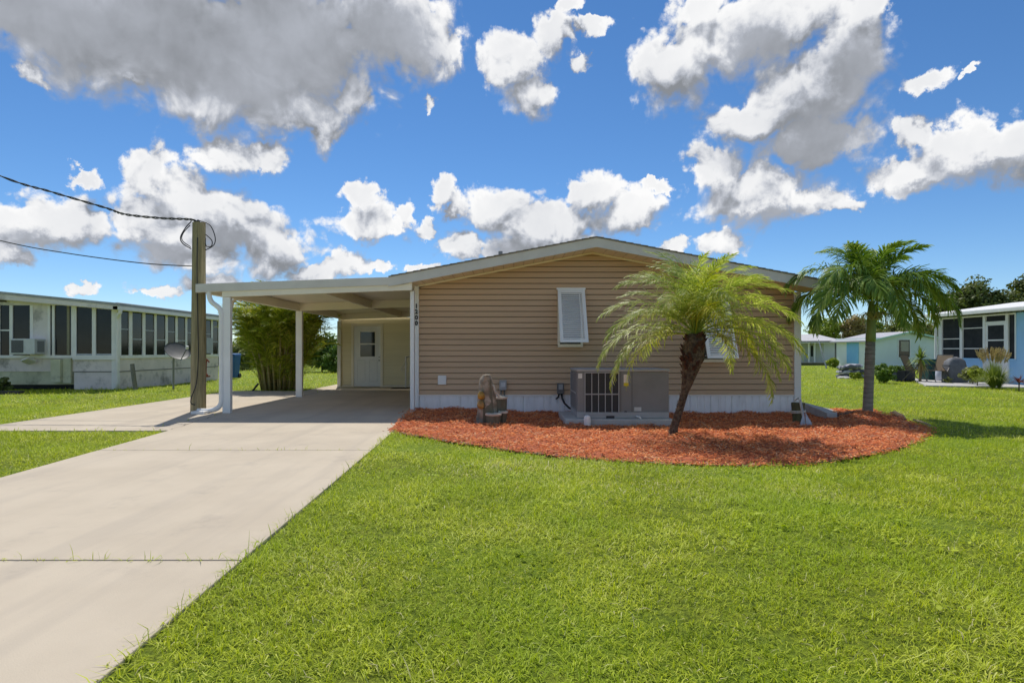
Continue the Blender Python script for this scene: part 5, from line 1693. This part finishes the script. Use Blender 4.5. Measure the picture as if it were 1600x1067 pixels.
# ------------------------------------------------------------------ mint house
MD, MX0, MX1 = 40.0, gx(1362, 40), gx(1465.5, 40)
mint = thing('mint_house', 'pale mint cottage with gable end, dark window and blue shutter panel', 'house', ((MX0 + MX1) / 2, MD, -.1))
M_MINT = mat('mint_wall', (.74, .83, .83), (.69, .78, .78), scale=1.0, rough=.6)
M_MINTW = mat('mint_white', (.84, .87, .88), (.79, .82, .83), scale=1.0, rough=.6)
mrx, mrz = gx(1420, 40), gz(520.5, 40)
mez = gz(530.5, 40)
MB().prism([(MX0, -.15), (MX1, -.15), (MX1, mez), (mrx, mrz), (MX0, mez)], 'y', MD + .03, 44.4).build('wall', M_MINTW, mint)
zz = -.05
while zz < mez - .05:
    MB().prism([(MD - .004, zz), (MD + .03, zz), (MD + .03, zz + .19), (MD + .02, zz + .19)], 'x', MX0, MX1).build('siding_plank', M_MINT, mint)
    zz += .19
MB().prism([(MX0, mez - .03), (MX1, mez - .03), (mrx, mrz)], 'y', MD + .005, MD + .03).build('gable', M_MINT, mint)
zz = -.05
while zz < mez - .05:
    MB().prism([(MX0 - .004, zz), (MX0 + .03, zz), (MX0 + .03, zz + .19), (MX0 - .0, zz + .19)], 'y', MD + .04, 44.4).add([], []).build('side_plank', M_MINTW, mint)
    zz += .19
def mslope(x): return mrz + .02 - abs(x - mrx) * (mrz - mez) / (MX1 - mrx)
e0_, e1_ = MX0 - .30, MX1 + .25
MB().prism([(e0_, mslope(e0_)), (mrx, mrz + .02), (e1_, mslope(e1_)), (e1_, mslope(e1_) + .10), (mrx, mrz + .12), (e0_, mslope(e0_) + .10)], 'y', MD - .25, 44.7).build('roof', mat('roof_lilac', (.44, .43, .46), (.38, .37, .40), scale=2), mint)
MB().prism([(e0_, mslope(e0_)), (mrx, mrz + .02), (e1_, mslope(e1_)), (e1_, mslope(e1_) + .115), (mrx, mrz + .135), (e0_, mslope(e0_) + .115)], 'y', MD - .30, MD - .251).build('gable_trim', mat('mint_trim', (.45, .68, .58), (.42, .64, .54)), mint)
mw = MB().box(gx(1403.5, MD), gx(1421, MD), MD - .02, MD + .012, gz(558, MD), gz(531, MD)).build('window', M_GLASS, mint)
MB().box(gx(1407.5, MD), gx(1419.5, MD), MD - .03, MD - .021, gz(549, MD), gz(533.5, MD)).build('blind', mat('blind_beige', (.42, .39, .32)), mw)
MB().box(gx(1402, MD), gx(1403.5, MD), MD - .05, MD + .012, gz(559, MD), gz(530, MD)).box(gx(1421, MD), gx(1422.5, MD), MD - .05, MD + .012, gz(559, MD), gz(530, MD)).box(gx(1403.5, MD), gx(1421, MD), MD - .05, MD + .012, gz(531, MD), gz(530, MD)).box(gx(1403.5, MD), gx(1421, MD), MD - .05, MD + .012, gz(559.5, MD), gz(558, MD)).build('frame', M_MINTW, mw)
def my(px): return FPX * MX0 / (px - CX)
MB().box(MX0 - .03, MX0 - .006, my(1342), my(1323.5), gz(568, my(1333)), gz(533.5, my(1333))).build('blue_panel', mat('panel_blue', (.20, .50, .86), (.25, .56, .88), scale=1.5), mint)
MB().box(MX0 - .05, MX0 + .02, 44.32, 44.45, -.1, mez).build('corner_pipe', mat('pipe_dark', (.10, .10, .10)), mint)

# far white house
WD = 62.0
wh = thing('white_house', 'far white bungalow with open porch posts seen beside the house corner', 'house', (gx(1290, WD), WD, -.1))
M_FARW = mat('far_white', (.66, .68, .68), (.60, .62, .62), scale=.6, rough=.6)
def wz(py): return gz(py, WD)
MB().box(gx(1287, WD), gx(1312, WD), WD, WD + 8, -.1, wz(534)).build('wall', M_FARW, wh)
MB().box(gx(1263, WD), gx(1287, WD), WD + 2, WD + 8, -.1, wz(534)).build('porch_wall', M_FARW, wh)
for a, b in ((1267, 1270), (1277, 1281)):
    MB().box(gx(a, WD + 2), gx(b, WD + 2), WD + 1.96, WD + 1.99, gz(557, WD + 2), gz(540, WD + 2)).build('window', M_GLASS, wh)
for a in (1263.5, 1272.5):
    MB().box(gx(a, WD), gx(a + 1.6, WD), WD + .0, WD + .12, -.1, wz(535)).build('porch_post', M_WHITE, wh)
MB().prism([(gx(1240, WD), wz(536)), (gx(1313, WD), wz(535.5)), (gx(1313, WD), wz(532.5)), (gx(1240, WD), wz(533))], 'y', WD - .6, WD - .2).build('fascia', M_WHITE, wh)
MB().add([(gx(1240, WD), WD - .6, wz(533)), (gx(1313, WD), WD - .6, wz(532.5)), (gx(1320, WD), WD + 6, wz(519)), (gx(1275, WD), WD + 6, wz(521)),
          (gx(1240, WD), WD - .6, wz(534.5)), (gx(1313, WD), WD - .6, wz(534.5)), (gx(1320, WD), WD + 6, wz(534)), (gx(1275, WD), WD + 6, wz(534))],
         [(0, 1, 2, 3), (7, 6, 5, 4), (0, 4, 5, 1), (1, 5, 6, 2), (2, 6, 7, 3), (3, 7, 4, 0)]).build('roof', mat('far_roof', (.55, .54, .54), (.48, .47, .47), scale=.7), wh)
o_ = MB().box(gx(1240, 52), gx(1301, 52), 51.5, 52.6, -.16, gz(567.5, 52) + .06).build('ditch_band', mat('ditch_dark', (.05, .055, .03), (.08, .08, .04), scale=1))  # low dark box added for the dark band at the ditch edge
tag(o_, 'dark low band at the ditch edge on the lawn before the far white house', 'edging')
o_ = MB().tube([at(1279, 531, 40), at(1284, 550, 39.5), at(1291.5, 575.5, 39)], [.03, .045, .05], 6).build('leaning_pole', M_BOXGRAY)
tag(o_, 'thin grey pole leaning on the lawn before the far white house', 'pole')
# far roof seen past the shed corner
o_ = MB().prism([(gx(510, 70), -.1), (gx(540, 70), -.1), (gx(540, 70), gz(537, 70)), (gx(510, 70), gz(537, 70))], 'y', 70, 76).build('far_shed', M_FARW)
tag(o_, 'far white flat shed just visible left of the store room corner', 'shed')

# ------------------------------------------------------------------ things round the blue patio
# bags of soil, stacked
SD = 27.6
M_BAG = mat('bag_white', (.60, .60, .62), (.16, .16, .18), scale=3.5, rough=.4, contrast=(.42, .55))
M_BAGD = mat('bag_dark', (.10, .10, .115), (.5, .5, .52), scale=3.5, rough=.4, contrast=(.5, .62))
def bag(x0, x1, z0, z1, y, m, label):
    cx_, cz_, hx, hz = (x0 + x1) / 2, (z0 + z1) / 2, (x1 - x0) / 2, (z1 - z0) / 2
    nu, nv = 18, 9
    vs, fcs = [], []
    for j in range(nv + 1):
        ph = -math.pi / 2 + math.pi * j / nv
        for i in range(nu):
            th = 2 * math.pi * i / nu
            sg_ = lambda c, e: math.copysign(abs(c) ** e, c)
            vs.append((cx_ + hx * sg_(math.cos(ph), .6) * sg_(math.cos(th), .45), y + .26 * sg_(math.cos(ph), .6) * sg_(math.sin(th), .5), cz_ + hz * sg_(math.sin(ph), .8) + .012 * math.sin(th * 3 + x0 * 5)))
    for j in range(nv):
        for i in range(nu):
            fcs.append((j * nu + i, j * nu + (i + 1) % nu, (j + 1) * nu + (i + 1) % nu, (j + 1) * nu + i))
    o = MB().add(vs, fcs).build('soil_bag', m, smooth=True)
    return tag(o, label, 'bag', 'bags of soil stacked behind the smooth palm trunk')
def SX(px): return gx(px, SD)
def SZ(py): return gz(py, SD)
bag(SX(1308), SX(1334), SZ(591.5), SZ(585), SD, M_BAGD, 'dark soil bag at the bottom left of the bag pile')
bag(SX(1331), SX(1354), SZ(591), SZ(584), SD + .05, M_BAG, 'pale soil bag at the bottom of the pile behind the palm trunk')
bag(SX(1309), SX(1335), SZ(585), SZ(578), SD + .02, M_BAG, 'pale soil bag in the middle left of the bag pile')
bag(SX(1330), SX(1352), SZ(583.5), SZ(577), SD, M_BAGD, 'dark soil bag in the middle right of the bag pile')
bag(SX(1311), SX(1324), SZ(578), SZ(571.5), SD, M_BAGD, 'small dark soil bag at the upper left of the bag pile')
bag(SX(1320), SX(1346), SZ(577), SZ(568.5), SD, M_BAG, 'pale soil bag lying on top of the bag pile')
st = MB().lathe([(.05, -.06), (.34, -.02), (.30, .07), (.12, .12)], (SX(1312), SD - .4, SZ(592) + .02), 12, .25).build('white_stone', mat('stone_white', (.55, .54, .50), (.44, .43, .40), scale=5, rough=.9))
tag(st, 'white stone on the grass at the foot of the bag pile', 'stone')
tree('round_bush', 'round clipped bright green bush right of the smooth palm trunk', 'shrub', gpt(1381, 598, -.1), 1, .40, .40, .40, .38, 'bush', 42, 90, .055, .03, 41)
tree('weed_clump', 'small yellow green plant growing before the bag pile', 'plant', gpt(1336, 593, -.1), .4, .32, .2, .2, .18, 'lime', 20, 50, .05, .015, 42)
tree('yellow_shrub', 'small yellow green plant at the corner pipe of the mint house', 'plant', gpt(1301, 575, -.1), .8, .45, .3, .38, .4, 'lime', 24, 50, .08, .02, 43)
# dark planters
for i, (a, b, lab) in enumerate(((1397, 1411, 'dark blue planter box next to the round bush'), (1412, 1426, 'dark blue planter box behind the left garden chair'))):
    d_ = 24.6
    pt_ = thing('planter_box', lab, 'planter', ((gx(a, d_) + gx(b, d_)) / 2, d_, -.1), 'dark planters on the patio')
    x0_, x1_ = gx(a, d_), gx(b, d_)
    MB().box(x0_, x1_, d_ - .16, d_ + .16, -.1, gz(580, d_)).build('box', mat('planter_navy', (.035, .045, .07), (.05, .06, .085), rough=.5), pt_, bevel=.01)
    MB().box(x0_ - .015, x1_ + .015, d_ - .175, d_ + .175, gz(580, d_), gz(578.5, d_)).build('rim', mat('planter_rim', (.10, .11, .14)), pt_)
    rg = np.random.default_rng(50 + i)
    cen = np.stack([rg.uniform(x0_, x1_, 14), rg.uniform(d_ - .1, d_ + .1, 14), rg.uniform(gz(578, d_), gz(572, d_), 14)], 1)
    v, q, rnd = leaf_cloud(cen, np.full((14, 3), .07), 26, .035, rg)
    place('plants', np_mesh('plants', v, q, leaf_mat('leaf_bush', GREENS['bush']), rnd), pt_)
# yucca with spiky head
yd = 23.6
yx = gx(1438.5, yd)
yuc = thing('spiky_yucca', 'spiky green yucca on a thin stem behind the garden chairs', 'plant', (yx, yd, -.1))
MB().tube([(yx - .03, yd, -.12), (yx + .02, yd, .45), (yx, yd, .80)], [.05, .04, .035], 8).build('stem', mat('yucca_stem', (.40, .30, .16), (.30, .22, .11), scale=12, rough=.9), yuc)
M_YUC = leaf_mat('yucca_leaf', [(.12, .19, .03), (.20, .29, .04), (.30, .37, .07)], trans=.3)
M_YUCD = leaf_mat('yucca_dead', [(.40, .30, .12), (.50, .38, .16)], trans=.2)
def blades(name, c, n, L, w, mn, mx_, m, par, rg, bend=.35):
    V, Q, R = [], [], []
    for i in range(n):
        a = rg.uniform(0, 6.283); e = rg.uniform(mn, mx_)
        d = np.array([math.cos(a) * math.cos(e), math.sin(a) * math.cos(e), math.sin(e)])
        s = np.array([-math.sin(a), math.cos(a), 0])
        l = L * rg.uniform(.7, 1.1)
        p1 = c + d * l * .5; p2 = c + d * l - np.array([0, 0, bend * l * max(0, math.cos(e))])
        b = len(V)
        for p, ww in ((c, .6), (p1, 1), (p2, .08)):
            V += [p - s * w * ww / 2, p + s * w * ww / 2]
        R += [rg.random()] * 6
        Q += [(b, b + 1, b + 3, b + 2), (b + 2, b + 3, b + 5, b + 4)]
    return place(name, np_mesh(name, np.array(V), np.array(Q), m, np.array(R)), par)
rgy = np.random.default_rng(61)
blades('leaves', np.array([yx, yd, .82]), 90, .58, .05, -.5, 1.5, M_YUC, yuc, rgy)
blades('dead_leaves', np.array([yx, yd, .74]), 40, .62, .045, -1.45, -.7, M_YUCD, yuc, rgy, .1)
# folding sling chairs
M_SLING = mat('sling_tan', (.30, .22, .145), (.26, .19, .125), scale=30, rough=.8)
M_CFR = mat('chair_frame', (.10, .095, .085), (.13, .12, .11), rough=.45, metal=.4)
def sling_chair(x, y, rot, label):
    z0 = -.055
    c_ = thing('garden_chair', label, 'chair', (x, y, z0), 'folding sling chairs on the patio')
    Rm = Matrix.Translation((x, y, z0)) @ Matrix.Rotation(rot, 4, 'Z')
    def put(mb, nm, m):
        mb.v = [tuple(Rm @ Vector(v)) for v in mb.v]
        return mb.build(nm, m, c_)
    hw = .27
    put(MB().hexa([(-.23, -hw, .42), (.25, -hw, .45), (.25, hw, .45), (-.23, hw, .42)], [(-.23, -hw, .435), (.25, -hw, .465), (.25, hw, .465), (-.23, hw, .435)]), 'seat', M_SLING)
    put(MB().hexa([(-.24, -hw, .43), (-.225, -hw, .43), (-.45, -hw, 1.02), (-.465, -hw, 1.02)], [(-.24, hw, .43), (-.225, hw, .43), (-.45, hw, 1.02), (-.465, hw, 1.02)]), 'backrest', M_SLING)
    for s in (-1, 1):
        put(MB().tube([(.30, s * hw * 1.06, 0), (-.10, s * hw * 1.06, .46), (-.24, s * hw * 1.06, .62)], .014, 6), 'leg', M_CFR)
        put(MB().tube([(-.36, s * hw * 1.06, 0), (.0, s * hw * 1.06, .42), (.26, s * hw * 1.06, .63)], .014, 6), 'leg', M_CFR)
        put(MB().tube([(-.22, s * hw * 1.04, .42), (-.47, s * hw * 1.04, 1.04)], .014, 6), 'back_rail', M_CFR)
        put(MB().tube([(-.31, s * hw * 1.1, .64), (.28, s * hw * 1.1, .65)], .018, 6), 'armrest', M_CFR)
    put(MB().tube([(-.47, -hw, 1.04), (-.47, hw, 1.04)], .014, 6), 'top_rail', M_CFR)
    return c_
sling_chair(gx(1466, 22.9), 22.9, math.radians(205), 'tan sling garden chair on the patio in front of the grey grill cover')
sling_chair(gx(1431, 23.9), 23.9, math.radians(-60), 'tan sling garden chair left of the yucca, beside the dark planters')
# covered grill
gd = 22.9
gxx = gx(1492, gd)
gr = thing('covered_grill', 'barbecue under a grey fabric cover on the patio by the blue porch', 'grill cover', (gxx, gd, -.055))
M_COV = mat('cover_gray', (.20, .205, .22), (.15, .155, .17), scale=5, rough=.8, bump=.01, bscale=12)
vs, fcs = [], []
prof = [(.40, -.05), (.40, .25), (.38, .55), (.33, .74), (.22, .86), (.05, .92)]
for j, (r, z) in enumerate(prof):
    for kq in range(20):
        th = 2 * math.pi * kq / 20
        rr = r * (1 + .06 * math.sin(th * 5 + j * .6))
        vs.append((gxx + rr * math.copysign(abs(math.cos(th)) ** .6, math.cos(th)), gd + rr * .7 * math.copysign(abs(math.sin(th)) ** .6, math.sin(th)), z))
for j in range(len(prof) - 1):
    for kq in range(20):
        fcs.append((j * 20 + kq, j * 20 + (kq + 1) % 20, (j + 1) * 20 + (kq + 1) % 20, (j + 1) * 20 + kq))
fcs.append(tuple((len(prof) - 1) * 20 + kq for kq in range(20)))
MB().add(vs, fcs).build('cover', M_COV, gr, smooth=True)
MB().tube([(gxx - .28, gd - .1, -.055), (gxx - .28, gd - .1, .1)], .03, 8).build('leg', M_BLACK, gr)
MB().tube([(gxx + .25, gd - .1, -.055), (gxx + .25, gd - .1, .1)], .03, 8).build('leg', M_BLACK, gr)
# dark green bin/cushion box behind the chair
o_ = MB().box(gx(1446, 24.9), gx(1462, 24.9), 24.7, 25.2, -.055, gz(561, 24.9)).build('storage_box', mat('box_green', (.015, .075, .06), (.012, .06, .05), rough=.6), bevel=.02)
tag(o_, 'dark green storage box behind the right garden chair', 'box')
o_ = MB().lathe([(.26, -.06), (.27, .20), (.24, .5), (.16, .62), (.03, .66)], (gx(1474, 24.1), 24.1, 0), 14, .12).build('mist_form', mat('mist_pale', (.50, .56, .70), (.60, .64, .74), scale=4, rough=.8), smooth=True)  # solid form added to draw the blue white mist behind the grill
tag(o_, 'pale blue white form drawn for the mist between chair and grey grill cover', 'cover')
# shrubs and fountain grass along the patio
tree('patio_shrub', 'grey green shrub right of the grey grill cover', 'shrub', (gx(1520, 21.9), 21.9, -.06), 1, .38, .3, .36, .40, 'olive', 30, 70, .05, .02, 71)
tree('patio_shrub', 'small yellowish shrub at the patio edge left of the plume grass', 'shrub', gpt(1527, 604, -.1), 1, .28, .25, .30, .42, 'lime', 26, 50, .045, .018, 72)
tree('patio_weed', 'thin dry weed at the patio edge below the garden chair', 'plant', gpt(1481, 600, -.1), .4, .22, .15, .14, .14, 'olive', 14, 30, .03, .01, 73)
for i, (px, py, lab) in enumerate(((1554, 607, 'large plume grass clump with tan flower heads before the blue porch'),)):
    d_ = on_ground(px, py, -.1)
    pg = thing('plume_grass', lab, 'ornamental grass', (d_[0], d_[1], -.1))
    rgp = np.random.default_rng(80)
    for kq in range(6):
        cc = np.array([d_[0] + rgp.normal(0, .12), d_[1] + rgp.normal(0, .10), -.1])
        blades('leaves', cc, 150, 1.05, .014, .75, 1.5, leaf_mat('plume_leaf', [(.20, .28, .05), (.32, .40, .08), (.46, .50, .15)], trans=.3), pg, rgp, .75)
    V, Q, R = [], [], []
    for kq in range(64):
        a = rgp.uniform(0, 6.283); e = rgp.uniform(1.15, 1.5)
        d = np.array([math.cos(a) * math.cos(e), math.sin(a) * math.cos(e), math.sin(e)])
        c0 = np.array([d_[0], d_[1], -.1]) + d * rgp.uniform(.85, 1.05)
        for q_ in range(26):
            u = q_ / 26
            p = c0 + d * u * .36
            s = rgp.normal(0, 1, 3); s /= np.linalg.norm(s)
            b = len(V)
            ww = .046 * math.sin(math.pi * (.12 + .8 * u))
            V += [p - d * .012, p + s * ww + d * .02, p + d * .03, p - s * ww + d * .02]
            R += [rgp.random()] * 4
            Q.append((b, b + 1, b + 2, b + 3))
    place('plumes', np_mesh('plumes', np.array(V), np.array(Q), leaf_mat('plume_head', [(.42, .32, .19), (.52, .40, .25), (.58, .47, .33)], trans=.35), np.array(R)), pg)
d_ = on_ground(1592, 611, -.1)
ti = thing('red_cordyline', 'small dark red spiky plant at the right picture edge', 'plant', (d_[0], d_[1], -.1))
MB().tube([(d_[0], d_[1], -.12), (d_[0] + .01, d_[1], .2)], .018, 6).build('stem', M_DEAD, ti)
blades('leaves', np.array([d_[0], d_[1], .16]), 34, .36, .05, .1, 1.4, leaf_mat('ti_leaf', [(.12, .02, .025), (.20, .035, .035), (.14, .06, .03)], trans=.25), ti, np.random.default_rng(90), .3)
